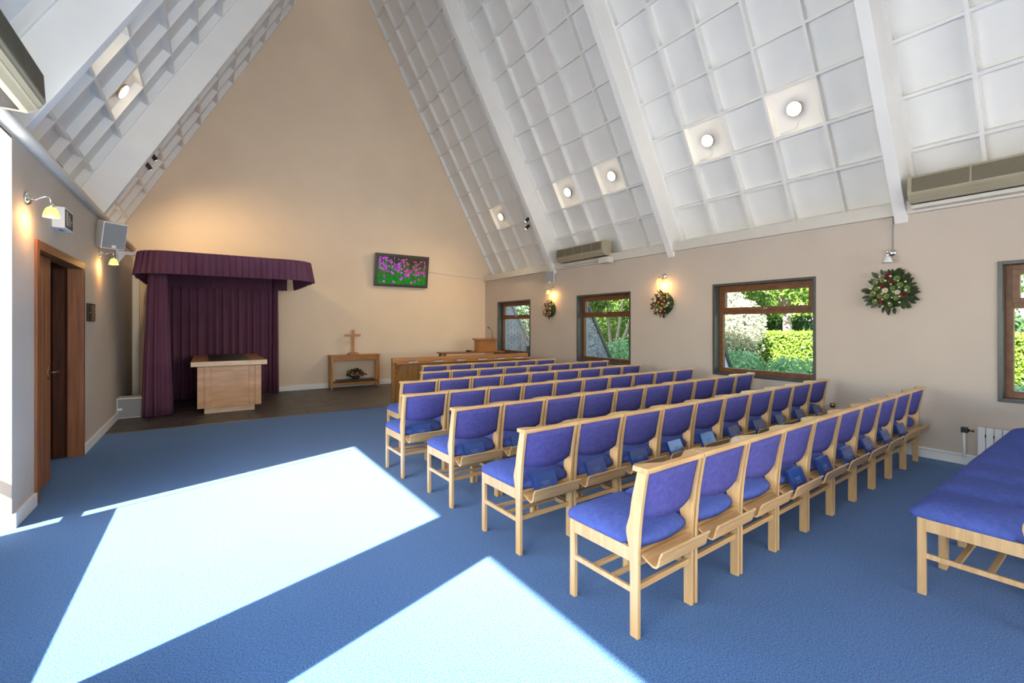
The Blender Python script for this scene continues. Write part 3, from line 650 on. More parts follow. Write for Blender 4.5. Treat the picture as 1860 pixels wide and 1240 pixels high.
t = thing('television', 'wall mounted black television showing purple flowers', 'television', (4.085, YB - 0.07, 2.42))
t.rotation_euler = (math.radians(9), 0, 0)
TW, TH = 1.385, .805
MB().box(-TW / 2, TW / 2, -.03, .03, 0, TH).build('housing', M['bezel'], t, 0.006)
def colmat(name, st):
    m = bpy.data.materials.new(name); m.use_nodes = True; nt = m.node_tree; b = nt.nodes['Principled BSDF']
    a = nt.nodes.new('ShaderNodeVertexColor'); a.layer_name = 'Col'
    b.inputs['Base Color'].default_value = (0, 0, 0, 1); nt.links.new(a.outputs[0], b.inputs['Emission Color']); b.inputs['Emission Strength'].default_value = st; b.inputs['Roughness'].default_value = .2
    return m
def screen(parent):
    rng = random.Random(3); vs = []; fs = []; cs = []
    w, h = TW - .13, TH - .13; x0, z0 = -w / 2, .068
    def face(p, c): 
        b = len(vs); vs.extend(p); fs.append(tuple(range(b, b + len(p)))); cs.append(c)
    nx, nz = 24, 14
    for i in range(nx):
        for j in range(nz):
            v = j / nz; u = i / nx
            g = .02 + .20 * (1 - v) ** 1.6 * (.7 + .6 * rng.random()); rr = .004 + .05 * max(0, u - .55) * v + .03 * rng.random() * v
            c = (rr, g * (.75 + .1 * rng.random()), .004 + .01 * rng.random())
            face([(x0 + w * u, -.0315, z0 + h * v), (x0 + w * (u + 1 / nx), -.0315, z0 + h * v), (x0 + w * (u + 1 / nx), -.0315, z0 + h * (v + 1 / nz)), (x0 + w * u, -.0315, z0 + h * (v + 1 / nz))], c)
    heads = []
    for k in range(150):
        u = rng.uniform(.02, .98); v = .95 - .55 * rng.random() ** 1.1
        if rng.random() < .8: u = rng.random() ** 1.3 * .98 + .01; v = min(.96, max(.38, 1.0 - .45 * abs(u - .05) * rng.random() - .5 * rng.random()))
        heads.append((u, v, .017 + .012 * (1 - v), k))
    for u, v in ((.13, .08), (.33, .08), (.47, .18), (.50, .25), (.14, .27), (.69, .09), (.77, .14), (.86, .20), (.62, .33), (.56, .33), (.84, .40), (.95, .44), (.30, .40)): heads.append((u, v, .030, 1))
    heads.sort(key=lambda q: -q[1])
    for u, v, r, k in heads:
        X, Z = x0 + w * u, z0 + h * v
        c = (.05, .22 + .1 * rng.random(), .02); Zb = max(z0, Z - .3 * h)
        face([(X - .002, -.0318, Zb), (X + .002, -.0318, Zb), (X + .002, -.0318, Z), (X - .002, -.0318, Z)], c)
    for q, (u, v, r, k) in enumerate(heads):
        X, Z = x0 + w * min(max(u, .03), .97), z0 + h * min(v, .95); t_ = rng.uniform(-.6, -.2); e = rng.random()
        c = (.28 + .22 * e, .015 + .07 * e * e, .32 + .25 * rng.random()) if u < .5 or v < .4 else (.32 + .18 * e, .012 + .04 * e, .17 + .18 * rng.random())
        y = -.0320 - .000005 * q; pts = []
        for n_ in range(10):
            a = 2 * PI * n_ / 10; rx, rz = r * 1.25 * (1 + .15 * rng.uniform(-1, 1)), r * .85
            px, pz = rx * math.cos(a), rz * math.sin(a); pts.append((X + px * math.cos(t_) - pz * math.sin(t_), y, Z + px * math.sin(t_) + pz * math.cos(t_)))
        face(pts, c)
        face([(X + (p[0] - X) * .5 - .004, y - .000002, Z + (p[2] - Z) * .5 + .004) for p in pts], tuple(min(1, q_ * 1.5) for q_ in c))
    me = bpy.data.meshes.new('screen'); me.from_pydata(vs, [], fs); at = me.color_attributes.new('Col', 'FLOAT_COLOR', 'CORNER')
    for p, c in zip(me.polygons, cs):
        for li in p.loop_indices: at.data[li].color = (*c, 1)
    me.materials.append(colmat('screen_picture', 1.1)); return inst('screen', me, parent)
screen(t)
MB().box(-.2, .2, .03, .10, .25, .55).build('wall_bracket', M['dark'], t, 0.004)
tag(MB().tube([(4.79, YB - .012, 2.86), (5.6, YB - .012, 2.80), (6.50, YB - .012, 2.76)], .006, 6).build('television_cable', M['offwhite']), 'thin white cable running from the television to the corner', 'cable')

# ------------------------------------------------------------------ curtained catafalque
def pleats(path, z0f, z1f, amp, step, rng_seed=1, flare=0.0, nz=10, knife=False):
    """hanging cloth along a plan path of (x, y) points: knife pleats or soft irregular folds"""
    rng = random.Random(rng_seed); P = [Vector(p) for p in path]; seg = [(b - a).length for a, b in zip(P, P[1:])]; tot = sum(seg)
    K = 8; n = max(4, int(tot / step)) * K; vs = []; fs = []
    am = [rng.uniform(.65, 1.25) for _ in range(n // K + 2)]; ph = [rng.uniform(-.16, .16) for _ in range(n // K + 2)]
    for i in range(n + 1):
        s_ = tot * i / n; k = 0
        while k < len(seg) - 1 and s_ > seg[k]: s_ -= seg[k]; k += 1
        d = (P[k + 1] - P[k]).normalized(); nr = Vector((d.y, -d.x)); p = P[k] + d * s_
        q_ = i // K; w = (i % K) / K
        for j in range(nz + 1):
            v = j / nz
            if knife:
                a = amp * am[q_] * (1.15 - .70 * v) * (w / .8 if w < .8 else (1 - w) / .2)
            else:
                A = am[q_] * (1 - w) + am[q_ + 1] * w
                a = amp * A * (.65 + .35 * (1 - v)) * (math.sin(2 * PI * (w + (ph[q_] * (1 - w) + ph[q_ + 1] * w))) + .3 * math.sin(4 * PI * w + 1))
            q = p + nr * (a + flare * (1 - v))
            vs.append((q.x, q.y, z0f + (z1f - z0f) * v))
    for i in range(n):
        for j in range(nz):
            a = i * (nz + 1) + j; fs.append((a, a + nz + 1, a + nz + 2, a + 1))
    return MB().add(vs, fs, not knife)
def solid(o, th=.006):
    m = o.modifiers.new('cloth', 'SOLIDIFY'); m.thickness = th; m.offset = 0; return o
CX0, CX1, CY0, CY1 = -.865, 1.575, 8.58, 11.05
def ring(inset, r, sides='all'):
    x0, x1, y0, y1 = CX0 + inset, CX1 - inset, CY0 + inset, CY1
    p = [(x0, y1), (x0, y0 + r)]
    for k in range(1, 8): a = PI + PI / 2 * k / 8; p.append((x0 + r + r * math.cos(a), y0 + r + r * math.sin(a)))
    p += [(x0 + r, y0), (x1 - r, y0)]
    for k in range(1, 8): a = 1.5 * PI + PI / 2 * k / 8; p.append((x1 - r + r * math.cos(a), y0 + r + r * math.sin(a)))
    p += [(x1, y0 + r), (x1, y1)]
    return p
t = thing('canopy', 'plum pleated canopy with rounded corners over the catafalque', 'canopy', (0, 0, 0))
solid(pleats(ring(0, .42), 2.225, 2.575, .046, .088, 2, .030, 4, True).build('valance', M['curtain'], t))
MB().prism(ring(.02, .40) , 2.545, 2.570, 'z').build('top_board', M['curtain'], t)
solid(pleats([(CX0 + .12, CY1 - .12), (CX1 - .12, CY1 - .12)], 2.20, 2.54, .028, .09, 4, 0, 4, True).build('inner_valance', M['curtain'], t))
MB().tube([(p[0], p[1], 2.52) for p in ring(.10, .34)], .012, 8).build('curtain_track', M['white'], t)
MB().box(XL, CX0 + .25, 9.30, 9.36, 2.555, 2.61).box(XL, XL + .012, 9.22, 9.44, 2.40, 2.66).prism([(XL, 2.40), (XL + .10, 2.555), (XL, 2.555)], 9.31, 9.35, 'y').build('support_bracket', M['white'], t, 0.003)
t2 = thing('front_curtain', 'plum curtain gathered into a column beside the catafalque', 'curtain', (0, 0, 0))
def column_curtain():
    vs = []; fs = []; n = 110; nz = 12; rng = random.Random(9)
    for j in range(nz + 1):
        v = j / nz; z = .012 + 2.50 * v
        for i in range(n):
            a = 2 * PI * i / n; k = 1.0 - .42 * v ** 1.1
            rr = 1 + (.24 + .10 * math.sin(3 * a + 1)) * math.sin(a * 11 + .5 * math.sin(v * 3) + .8 * math.sin(2 * a)) * (1 - .25 * v)
            vs.append((-.665 + .170 * k * rr * math.cos(a) + .012 * v, 9.27 + .15 * k * rr * math.sin(a), z))
    for j in range(nz):
        for i in range(n): fs.append((j * n + i, j * n + (i + 1) % n, (j + 1) * n + (i + 1) % n, (j + 1) * n + i))
    fs.append(tuple(range(n))[::-1]); fs.append(tuple(nz * n + i for i in range(n)))
    return MB().add(vs, fs, True)
column_curtain().build('drape', M['curtain'], t2)
MB().tube([(-.64, 9.27, 2.505), (-.64, 9.27, 2.525)], .03, 8).build('hook', M['white'], t2)
t3 = thing('rear_curtain', 'long dark plum curtain hung behind and beside the catafalque', 'curtain', (0, 0, 0))
solid(pleats([(-.70, 9.42), (-.70, 10.80), (-.62, 10.95), (1.05, 10.98), (1.21, 10.93), (1.235, 10.78)], .012, 2.53, .042, .135, 6, 0, 6).build('drape', M['curtain'], t3))
MB().tube([(-.70, 9.42, 2.532), (-.70, 10.80, 2.532), (-.62, 10.95, 2.532), (1.24, 10.96, 2.532)], .008, 6).build('track', M['white'], t3)
t = thing('catafalque', 'pale maple catafalque with a panelled front and roller top', 'catafalque', (.335, 8.95, 0))
MB().box(-.455, .455, 0, 2.0, .10, .775).build('body', M['pale'], t, 0.004)
MB().box(-.36, .36, .06, 1.94, 0, .10).build('plinth', M['palelip'], t, 0.003)
fp = MB(); fp.box(-.27, .27, -.004, 0, .16, .71).build('front_panel', M['pale'], t)
fp = MB(); fp.box(-.359, -.275, -.018, 0, .10, .775).box(.275, .359, -.018, 0, .10, .775).box(-.273, .273, -.018, 0, .10, .168).box(-.273, .273, -.018, 0, .702, .775).build('front_frame', M['pale'], t, 0.003)
MB().box(-.455, -.363, -.022, 0, .10, .775).build('corner_board', M['pale'], t, 0.003); MB().box(.363, .455, -.022, 0, .10, .775).build('corner_board', M['pale'], t, 0.003)
mo = MB(); a0, a1, b0, b1 = -.275, .275, .17, .70
mo.box(a0, a1, -.013, -.002, b0, b0 + .014).box(a0, a1, -.013, -.002, b1 - .014, b1).box(a0, a0 + .014, -.013, -.002, b0 + .014, b1 - .014).box(a1 - .014, a1, -.013, -.002, b0 + .014, b1 - .014)
mo.build('panel_moulding', M['pale'], t, 0.002)
MB().box(-.54, .54, -.08, .0, .785, .862).build('top_lip', M['palelip'], t, 0.005)
MB().box(-.54, -.30, 0, 2.06, .785, .860).box(.30, .54, 0, 2.06, .785, .860).box(-.30, .30, 0, 2.06, .785, .815).build('top', M['pale'], t, 0.003)
RL = MB().tube([(-.295, 0, 0), (.295, 0, 0)], .028, 12).mesh('roller', mat('grey_roller', (.10, .095, .09, 1), .35, .4))
for k in range(16): inst('roller', RL, t, (0, .06 + k * .125, .845))
sp = thing('floor_loudspeaker', 'low pale grey loudspeaker cabinet on the slate beside the curtain', 'loudspeaker', (-.985, 9.30, 0), 0.05)
MB().box(-.175, .26, -.03, .28, 0, .315).build('cabinet', M['white'], sp, 0.006); MB().box(-.155, .25, -.042, -.028, .012, .303).build('grille', M['grey'], sp, 0.004); MB().box(-.16, -.10, -.046, -.040, .13, .165).build('badge', M['white'], sp)

# ------------------------------------------------------------------ wall fittings
def loudspeaker(loc, rot, w, h, dp, label, grp):
    t = thing('wall_loudspeaker', label, 'loudspeaker', loc, 0, grp); t.rotation_euler = rot
    MB().prism([(-w / 2, -dp / 2), (w / 2, -dp / 2), (w * .36, dp / 2), (-w * .36, dp / 2)], -h / 2, h / 2, 'z').build('cabinet', M['white'], t, 0.012)
    MB().box(-w * .455, w * .455, -dp / 2 - .012, -dp / 2, -h * .465, h * .465).build('grille', M['grey'], t, 0.004)
    MB().box(-.022, .022, -dp / 2 - .016, -dp / 2 - .010, -h * .45, -h * .45 + .035).build('badge', M['white'], t)
    MB().box(-.03, .03, dp / 2, dp / 2 + .05, -.05, .05).build('bracket', M['white'], t)
loudspeaker((-1.015, 7.62, 2.595), (math.radians(13), 0, math.radians(34)), .26, .33, .22, 'white loudspeaker tilted down above the curtain corner', 'loudspeakers high on the side walls')
loudspeaker((XR - .10, 8.06, 2.535), (0, 0, math.radians(-62)), .20, .28, .13, 'small grey loudspeaker on the window wall above a wreath lamp', 'loudspeakers high on the side walls')

def sconce(loc, side, lit, label):
    """side +1: wall on the low-x side (arm points to +x), -1: opposite"""
    t = thing('wall_lamp', label, 'lamp', loc, 0 if side > 0 else PI, 'chrome swan-neck wall lamps')
    MB().lathe([(.050, 0), (.048, .012), (.036, .026), (.018, .034), (.0001, .036)], 18, Matrix.Rotation(PI / 2, 4, 'Y')).build('wall_rose', M['chrome'], t)
    MB().tube([(.03, 0, 0), (.055, 0, -.002), (.085, 0, .02), (.11, 0, .032), (.135, 0, .022), (.142, 0, -.02)], .0065, 8).build('arm', M['chrome'], t)
    T0 = Matrix.Translation((.142, 0, -.02))
    MB().lathe([(.012, .0), (.020, -.012), (.022, -.030), (.018, -.032)], 14, T0).build('shade_cap', M['chrome'], t)
    MB().lathe([(.022, -.028), (.036, -.045), (.046, -.075), (.052, -.105), (.050, -.106), (.044, -.075), (.034, -.047), (.020, -.031)], 18, T0).build('shade', M['glow'] if lit else M['frost'], t)
    if lit:
        MB().lathe([(.0001, -.095), (.018, -.085), (.022, -.07), (.012, -.045)], 10, T0).build('bulb', M['spot'], t)
        l = lamp('lamp_light', 'POINT', (.120, 0, -.135), 7.0, (1.0, .58, .20), shadow_soft_size=.03); l.parent = t
    return t
sconce((XL, 4.98, 2.425), 1, True, 'lit chrome swan-neck lamp before the exit sign')
sconce((XL, 7.88, 2.375), 1, True, 'lit chrome swan-neck lamp below the tilted loudspeaker')
sconce((XR, 8.10, 2.30), -1, True, 'lit chrome swan-neck lamp under the small grey loudspeaker')
sconce((XR, 5.06, 2.30), -1, True, 'lit chrome swan-neck lamp over the rusty wreath')
sconce((XR, 1.92, 2.29), -1, False, 'unlit chrome swan-neck lamp below a thin wall conduit')
tag(MB().tube([(XR - .006, 1.905, 2.33), (XR - .006, 1.905, 2.70)], .006, 6).build('lamp_conduit', M['grey']), 'thin grey conduit dropping from the wall plate to the unlit lamp', 'conduit')

t = thing('exit_sign', 'white box exit sign with a dark pictogram face above the door', 'sign', (XL, 5.84, 2.425))
MB().box(0, .085, -.15, .15, -.09, .10).build('case', M['white'], t, 0.006)
MB().box(.083, .088, -.135, .135, -.075, .085).build('face', mat('exit_face', (0.022, .030, .026, 1), .6), t)
pic = MB().box(.0880, .0895, -.11, -.05, -.06, .07).box(.0880, .0895, .0, .018, .035, .058).box(.0880, .0895, -.015, .03, -.01, .03).box(.0880, .0895, -.03, -.012, -.055, -.005).box(.0880, .0895, .02, .045, -.05, -.01).box(.0880, .0895, .06, .10, -.008, .008)
pic.build('pictogram', mat('exit_print', (.30, .33, .31, 1), .4), t)
MB().box(.02, .05, -.06, .06, -.093, -.089).build('downlight_lens', M['grey'], t)
t = thing('wall_plaque', 'small brown plaque with gilt lines beside the double door', 'plaque', (XL, 7.30, 1.60))
MB().box(0, .022, -.19, .19, -.10, .11).build('board', M['plaque'], t, 0.004)
g = MB()
rr = random.Random(4)
for k in range(8):
    y = -.03 - .01 * rr.random(); z = .083 - k * .0235
    while y < .15: w_ = rr.uniform(.012, .03); g.box(.0218, .0232, y, y + w_, z - .006, z + .004); y += w_ + .008
g.build('inscription', M['gold'], t)
for y in (-.13, .165): MB().lathe([(.009, 0), (.007, .006), (.0001, .008)], 10, Matrix.Translation((.022, y, 0)) @ Matrix.Rotation(PI / 2, 4, 'Y')).build('screw', M['chrome'], t)

def heater(loc, rz, L, label, n):
    """long beige warm-air unit; local x = length, -y = room side"""
    t = thing('air_conditioner', label, 'air conditioner', loc, rz, 'beige air units at the eaves')
    prof = [(.0, .0), (-.16, .0), (-.21, .035), (-.245, .09), (-.235, .27), (-.20, .285), (.0, .285)]
    MB().prism(prof, -L / 2, L / 2, 'x').build('casing', M['acbeige'], t, 0.006)
    k = L / n
    for i in range(n):
        g = MB(); x0, x1 = -L / 2 + .03 + i * (L - .06) / n + .008, -L / 2 + .03 + (i + 1) * (L - .06) / n - .008
        g.hexa([(x0, -.2465, .105), (x1, -.2465, .105), (x1, -.243, .105), (x0, -.243, .105), (x0, -.239, .258), (x1, -.239, .258), (x1, -.233, .258), (x0, -.233, .258)])
        q = 14
        for j in range(q):
            z = .110 + j * .0105; yy = -.2475 + (z - .105) * .05
            g.box(x0, x1, yy - .0015, yy + .003, z, z + .004)
        g.build('grille', M['acgrille'], t)
    for x in (-L / 4, L / 4): MB().hexa([(x - L / 4 + .03, -.168, -.002), (x + L / 4 - .03, -.168, -.002), (x + L / 4 - .03, -.16, .006), (x - L / 4 + .03, -.16, .006), (x - L / 4 + .03, -.236, .062), (x + L / 4 - .03, -.236, .062), (x + L / 4 - .03, -.226, .066), (x - L / 4 + .03, -.226, .066)]).build('flap', M['acbeige'], t, 0.002)
    MB().box(-L / 2 + .05, L / 2 - .05, -.13, -.03, -.004, .002).build('outlet', M['dark'], t)
    return t
heater((6.56, .75, 2.78), -PI / 2, 1.92, 'long beige air unit on the wall plate above the radiator window', 4)
heater((6.55, 6.98, 2.81), -PI / 2, 1.40, 'beige air unit on the wall plate above the tree window', 5)
heater((-1.13, 3.42, 2.84), PI / 2, 1.66, 'beige air unit over the glazing beside the double door', 4)
tag(MB().box(6.40, 6.53, .0, 1.70, 2.725, 2.765).build('drip_tray', M['offwhite'], None, .006), 'white drip channel below the long air unit', 'tray')
tag(MB().box(6.37, 6.53, 6.20, 6.46, 2.66, 2.78).box(6.45, 6.53, 6.46, 7.65, 2.73, 2.77).build('drip_tray', M['offwhite'], None, .02), 'white drip channel and pump box below the tree window air unit', 'tray')

# ceiling lights in the coffers
def coffer_light(sl, y, label):
    t = thing('coffer_light', label, 'lamp', sl.P(y, 1.454, -BD), 0, 'round lights in the ceiling coffers')
    t.rotation_euler = sl.n.to_track_quat('Z', 'Y').to_euler()
    MB().lathe([(.045, 0), (.045, .03), (.078, .034), (.092, .045), (.094, .062), (.086, .064)], 24).build('rim', mat('tan_rim', (.45, .30, .16, 1), .4), t)
    MB().lathe([(.086, .062), (.082, .074), (.055, .084), (.0001, .088)], 24).build('diffuser', M['disc'], t)
    MB().tube([(-.09 * 0, -.05, .008), (.0, -.16, .008), (-.03, -.22, .008), (-.10, -.245, .008), (-.24, -.25, .008)], .006, 6).build('conduit', M['ceil'], t)
    l = lamp('lamp_light', 'POINT', (0, 0, .13), 1.6, (1.0, .80, .52), shadow_soft_size=.05); l.parent = t
    return t
for y, lb_ in ((9.62, 'round coffer light in the roof bay nearest the end wall'), (7.085, 'round coffer light of the second roof bay, nearer the end wall'), (5.87, 'round coffer light of the second roof bay, nearer the rear'),
              (3.96, 'round coffer light of the third roof bay, over the sunlit hedge window'), (2.77, 'round coffer light of the third roof bay, above the wreath with cream buds')): coffer_light(SLR, y, lb_)
for y, lb_ in ((7.085, 'round coffer light above the double door'), (5.87, 'round coffer light high above the swan-neck lamp and exit sign')): coffer_light(SLL, y, lb_)
def spots(sl, y, t_, label):
    t = thing('twin_spotlight', label, 'spotlight', sl.P(y, t_, 0.0), 0, 'black twin spotlights near the end wall')
    ax = Vector((0, 1, -.1)).normalized()
    MB().box(-.02, .02, -.09, .09, -.02, .02).build('mount', M['white'], t)
    for k, dy in enumerate((-.05, .05)):
        p = Vector((0, dy, -.02)) + sl.n * .06 + sl.e * (-.10 if k else .06); dr = (sl.n * .62 + Vector((0, .42, -.45))).normalized()
        T0 = Matrix.Translation(p) @ dr.to_track_quat('Z', 'Y').to_matrix().to_4x4()
        hd = MB().lathe([(.022, -.07), (.034, -.06), (.036, .05), (.033, .052)], 14, T0).build('spot_head', M['dark'], t)
        MB().lathe([(.033, .048), (.02, .056), (.0001, .058)], 14, T0).build('lens', M['spot'], hd)
        l = lamp('spot_light', 'SPOT', p + dr * .07, 90.0, (1.0, .72, .40), spot_size=math.radians(130), spot_blend=1.0, shadow_soft_size=.03); l.parent = t; l.rotation_euler = dr.to_track_quat('-Z', 'Y').to_euler()
spots(SLR, 8.60, 1.15, 'black twin spotlight beside the rafter above the small loudspeaker')
spots(SLL, 9.55, 1.45, 'black twin spotlight in the coffers above the plum canopy')
t = thing('eaves_box', 'small dark grey box at the foot of the roof slope above the door', 'box', SLL.P(7.0, .24, -.05), 0)
t.rotation_euler = SLL.n.to_track_quat('Z', 'Y').to_euler()
MB().box(-.11, .11, -.09, .09, -.02, .05).build('case', M['slate_paint'], t, 0.006); MB().box(-.08, .08, -.06, .06, .05, .056).build('lid', M['grey'], t, 0.003)

# radiator and pipework by the window wall
t = thing('radiator', 'white sectional radiator low on the wall behind the half row', 'radiator', (XR - .062, 1.20, .12))
SEC = MB().box(-.026, .035, -.0275, .0275, .0, .30).mesh('section', M['white'], 0.006)
for k in range(24): inst('section', SEC, t, (0, -.03 - k * .0585, 0))
SP = MB().box(-.004, .010, -.004, .004, 0, .03).mesh('spacer', M['dark'])
for k in range(23): inst('spacer', SP, t, (-.028, -.03 - (k + .5) * .0585, .205))
MB().box(-.02, .05, -.05, -.03, -.10, .0).box(-.02, .05, -1.30, -1.28, -.10, .0).build('foot', M['white'], t)
t = thing('radiator_valve', 'black thermostatic valve on a white riser beside the radiator', 'valve', (XR - .07, 1.30, .0))
MB().tube([(0, 0, .08), (0, 0, .36)], .013, 10).build('riser', M['white'], t); MB().box(-.026, .026, -.028, .022, .345, .40).build('valve_head', M['dark'], t, 0.006); MB().tube([(0, -.03, .372), (0, -.075, .372)], .012, 8).build('union', M['brass'], t)
tag(MB().tube([(XR - .035, -2, .105), (XR - .035, 5.0, .105)], .012, 8).tube([(XR - .035, 1.30, .105), (XR - .07, 1.30, .09)], .012, 8).build('heating_pipe', M['white']), 'white heating pipe running along the skirting', 'pipe')
t = thing('pipe_valve', 'small brass pipe valve by the end of the second full row', 'valve', (XR - .05, 2.50, .42))
MB().lathe([(.022, 0), (.03, .015), (.03, .05), (.02, .06)], 12).build('cap', M['brass'], t); MB().tube([(0, 0, -.32), (0, 0, 0)], .011, 8).build('riser', M['white'], t)

# ------------------------------------------------------------------ garden
struct('ground', MB().box(XR + 0.32, 60, -30, 60, -0.25, -0.10), M['lawn'], 'lawn beyond the garden windows')
struct('pavement', MB().box(-30, XL - 0.35, -30, 40, -0.25, -0.06), M['paving'], 'pale paving outside the side glazing')
def fin(y0, y1, m, label, bricks=False):
    mb = MB(); mb.prism([(XR + .32, -.1), (8.75, -.1), (7.02, 2.85), (XR + .32, 2.85)], y0, y1, 'y')
    t = struct('trim_buttress', mb, m, label)
    if bricks:
        z = -.06; r = 0
        while z < 2.75:
            x = XR + .33 - (r % 2) * .11; xe = 8.65 - (z + .1) / 2.95 * 1.73 - .04
            while x < xe - .03:
                x0, x1 = max(x, XR + .33), min(x + .212, xe)
                if x1 - x0 > .04: MB().box(x0, x1, y0 - .012 - .004 * random.random(), y0 + .01, z, z + .064).build('brick', M['brick'], t)
                x += .223
            z += .075; r += 1
    MB().hexa([(8.72, y0 - .03, -.1), (8.80, y0 - .03, -.1), (8.80, y1 + .03, -.1), (8.72, y1 + .03, -.1), (6.99, y0 - .03, 2.87), (7.07, y0 - .03, 2.87), (7.07, y1 + .03, 2.87), (6.99, y1 + .03, 2.87)]).build('coping', M['slate_paint'] if not bricks else M['mortar'], t)
    return t
fin(11.15, 11.45, M['mortar'], 'sloping brick buttress outside the lectern window', True)
fin(8.02, 8.20, M['flint'], 'sloping flint faced buttress outside the tree window')
fin(4.90, 5.02, M['render'], 'sloping white buttress at the edge of the hedge window')
def leafcloud(n, fn, size, rng, m, name, parent):
    vs = []; fs = []
    for _ in range(n):
        p, out = fn(rng); s = size * rng.uniform(.6, 1.3)
        d = (out + Vector((rng.gauss(0, .6), rng.gauss(0, .6), rng.gauss(0, .6)))).normalized(); a = d.orthogonal().normalized(); a.rotate(Matrix.Rotation(rng.uniform(0, 6.28), 3, d)); b = d.cross(a)
        k = len(vs); vs += [p - a * s * .5, p + b * s * .28 + a * .1 * s, p + a * s * .6, p - b * s * .28 + a * .1 * s]; fs.append((k, k + 1, k + 2, k + 3))
    me = bpy.data.meshes.new(name); me.from_pydata(vs, [], fs); me.materials.append(m); return tag(inst(name, me, parent), None, None, None, 'stuff')
def blob(c, r, inner=.55):
    def fn(rng):
        d = Vector((rng.gauss(0, 1), rng.gauss(0, 1), rng.gauss(0, 1))).normalized(); q = inner + (1 - inner) * rng.random() ** .6
        return Vector((c[0] + d.x * r[0] * q, c[1] + d.y * r[1] * q, c[2] + d.z * r[2] * q)), d
    return fn
def multi(blobs):
    fns = [blob(*b) for b in blobs]
    return lambda rng: rng.choice(fns)(rng)
def shrub(name, loc, blobs, n, size, m, label, cat, stems=5, seed=1, group=None):
    t = thing(name, label, cat, loc, 0, group); rng = random.Random(seed)
    leafcloud(n, multi(blobs), size, rng, m, 'foliage', t)
    sm = MB()
    for k in range(stems):
        b = rng.choice(blobs)[0]; sm.tube([(rng.uniform(-.1, .1), rng.uniform(-.1, .1), 0), (b[0] * .5, b[1] * .5, b[2] * .5), (b[0], b[1], b[2])], [.03, .02, .008], 6)
    sm.build('stems', M['bark'], t); return t
G0 = -.10
t = thing('clipped_hedge', 'long clipped bright green hedge across the garden', 'hedge', (15.6, 5.0, G0))
MB().box(.12, 1.2, -5.4, 6.4, 0, 1.22).build('woody_core', M['lf_dark'], t)
def hedge_fn(rng):
    q = rng.random(); u = rng.uniform(-5.5, 6.5)
    if q < .7: return Vector((rng.uniform(-.06, .12), u, rng.uniform(0, 1.33))), Vector((-1, 0, .3))
    return Vector((rng.uniform(0, 1.3), u, 1.28 + rng.uniform(-.05, .09))), Vector((-.2, 0, 1))
leafcloud(26000, hedge_fn, .085, random.Random(2), M['lf_bright'], 'foliage', t)
shrub('silver_shrub', (14.35, 8.55, G0), [((0, 0, 1.1), (.75, 1.2, 1.1)), ((.0, .3, 2.1), (.7, 1.0, .9)), ((-.1, -.6, 1.6), (.6, .7, .8)), ((.0, .9, 1.4), (.6, .9, 1.0))], 11000, .09, M['lf_pale'], 'tall silvery shrub before the hedge', 'shrub', 6, 3)
for k, (x, y, r, h) in enumerate(((8.9, 5.55, .95, 1.02), (9.5, 4.0, .85, .95), (9.2, 2.7, .85, .82), (9.3, 1.2, .8, .78), (9.2, 8.95, .8, 1.15), (10.9, 7.6, .8, .75))):
    shrub('low_shrub', (x, y, G0), [((0, 0, h * .5), (r, r, h * .5)), ((r * .4, -r * .3, h * .62), (r * .55, r * .55, h * .42)), ((-r * .3, r * .4, h * .6), (r * .5, r * .6, h * .4))], 3200, .085, M['lf_deep'],
          'low leafy shrub outside, %s' % ('at the hedge window beside the white buttress', 'in the middle of the hedge window foreground', 'at the near edge of the hedge window', 'below the radiator window', 'in the foot of the tree window', 'behind the shrub in the tree window')[k], 'shrub', 4, 20 + k, 'low shrubs under the garden windows')
def tree(loc, trunk_r, trunk_h, blobs, n, size, m, label, seed, lean=0.0):
    t = thing('garden_tree', label, 'tree', loc, 0, 'trees beyond the hedge'); rng = random.Random(seed)
    tb = MB().tube([(0, 0, -.1), (lean * .3, 0, trunk_h * .4), (lean, .05, trunk_h)], [trunk_r * 1.25, trunk_r, trunk_r * .7], 10)
    for k in range(6):
        b = rng.choice(blobs)[0]; tb.tube([(lean, .05, trunk_h * rng.uniform(.7, 1)), (b[0] * .5 + lean * .5, b[1] * .5, (trunk_h + b[2]) * .55), b], [trunk_r * .5, trunk_r * .3, .02], 6)
    tb.build('trunk', M['bark'], t); leafcloud(n, multi(blobs), size, rng, m, 'foliage', t); return t
def crown(z, r, k, seed):
    rng = random.Random(seed); return [((rng.uniform(-r, r) * .7, rng.uniform(-r, r) * .7, z + rng.uniform(-.25, .55) * r), (r * rng.uniform(.45, .7),) * 2 + (r * rng.uniform(.3, .5),)) for _ in range(k)]
tree((19.0, 8.82, G0), .17, 2.6, crown(3.3, 2.0, 8, 1), 7000, .16, M['lf_tree'], 'tree with a pale bare trunk rising behind the hedge', 31)
for k, (x, y) in enumerate(((24.6, 13.0), (24.6, 5.6), (27.5, 9.3), (25.5, .2), (21, 19.5), (26, -6.2), (26, 24), (26, 17.6), (20.2, 12.4))):
    tree((x, y, G0), .16, 2.2, crown(2.35, 2.15, 15, 40 + k), 11000, .20, M['lf_tree'] if k % 3 else M['lf_bright'], 'broad leafy tree far beyond the hedge, %s along the garden' % ORD[k], 50 + k, .2)
t = thing('shade_hedge', 'dark hedge standing in for the shade below the far trees', 'hedge', (21.6, 7, G0))  # dark leaves and core added as the shade under the trees
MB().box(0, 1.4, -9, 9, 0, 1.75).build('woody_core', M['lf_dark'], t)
leafcloud(9000, lambda r: (Vector((r.uniform(-.15, .1), r.uniform(-9, 9), r.uniform(0, 1.95))), Vector((-1, 0, .3))), .15, random.Random(8), M['lf_dark'], 'foliage', t)
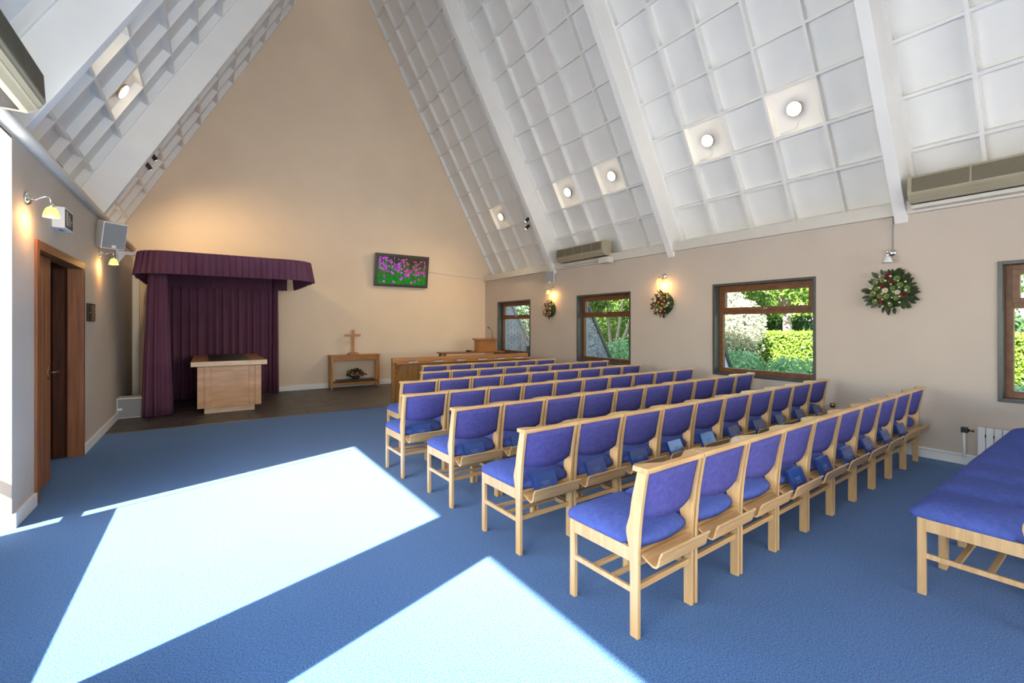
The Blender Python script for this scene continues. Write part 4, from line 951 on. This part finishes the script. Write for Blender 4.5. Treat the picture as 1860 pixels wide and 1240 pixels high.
# many-stemmed tree seen through the second window
t = thing('many_stemmed_tree', 'tree with several bare leaning stems outside the tree window', 'tree', (12.9, 12.3, G0))
sm = MB(); rng = random.Random(12)
for ex, ey, ez in ((-1.3, .6, 2.4), (-.7, 1.0, 2.6), (.1, .4, 2.8), (.6, -.6, 2.5), (1.0, -.2, 2.2), (-.3, -.8, 2.6)):
    sm.tube([(0, 0, 0), (ex * .25, ey * .25, .55), (ex * .65, ey * .6, 1.4), (ex, ey, ez)], [.09, .07, .055, .03], 8)
sm.build('stems', M['bark'], t)
leafcloud(9000, multi([((.2, 0, 2.9), (1.7, 1.7, .7)), ((-.7, .8, 2.5), (.9, 1.0, .6)), ((.9, -.7, 2.4), (1.0, .9, .6)), ((.6, 1.0, 3.3), (1.5, 1.4, .7))]), .13, rng, M['lf_tree'], 'foliage', t)
shrub('backing_shrub', (16.2, 15.6, G0), [((0, 0, 1.2), (2.0, 2.2, 1.3)), ((-.8, -1.2, 1.6), (1.4, 1.4, 1.2)), ((.8, 1.6, 1.8), (1.6, 1.6, 1.4))], 9000, .14, M['lf_tree'], 'large green bush behind the many-stemmed tree', 'shrub', 5, 71)
shrub('backing_shrub', (10.6, 16.2, G0), [((0, 0, 1.4), (1.8, 1.8, 1.5)), ((-.8, .8, 2.2), (1.6, 1.6, 1.4)), ((1.2, 0, 1.6), (1.5, 1.5, 1.3))], 8000, .14, M['lf_dark'], 'dark evergreen bush beyond the brick buttress', 'shrub', 5, 72)
t = thing('bare_climber', 'pale leafless climber stems over the brick buttress', 'climber', (7.6, 11.0, .2))
sm = MB(); rng = random.Random(6)
for k in range(9):
    x = rng.uniform(-.2, .5); p = [(x, rng.uniform(-.05, .1), .3 + rng.uniform(0, .4))]
    for q in range(4): p.append((p[-1][0] + rng.uniform(-.16, .2), p[-1][1] + rng.uniform(-.05, .05), p[-1][2] + rng.uniform(.15, .4)))
    sm.tube(p, [.010, .008, .007, .006, .004], 5)
sm.build('stems', M['palelip'], t)
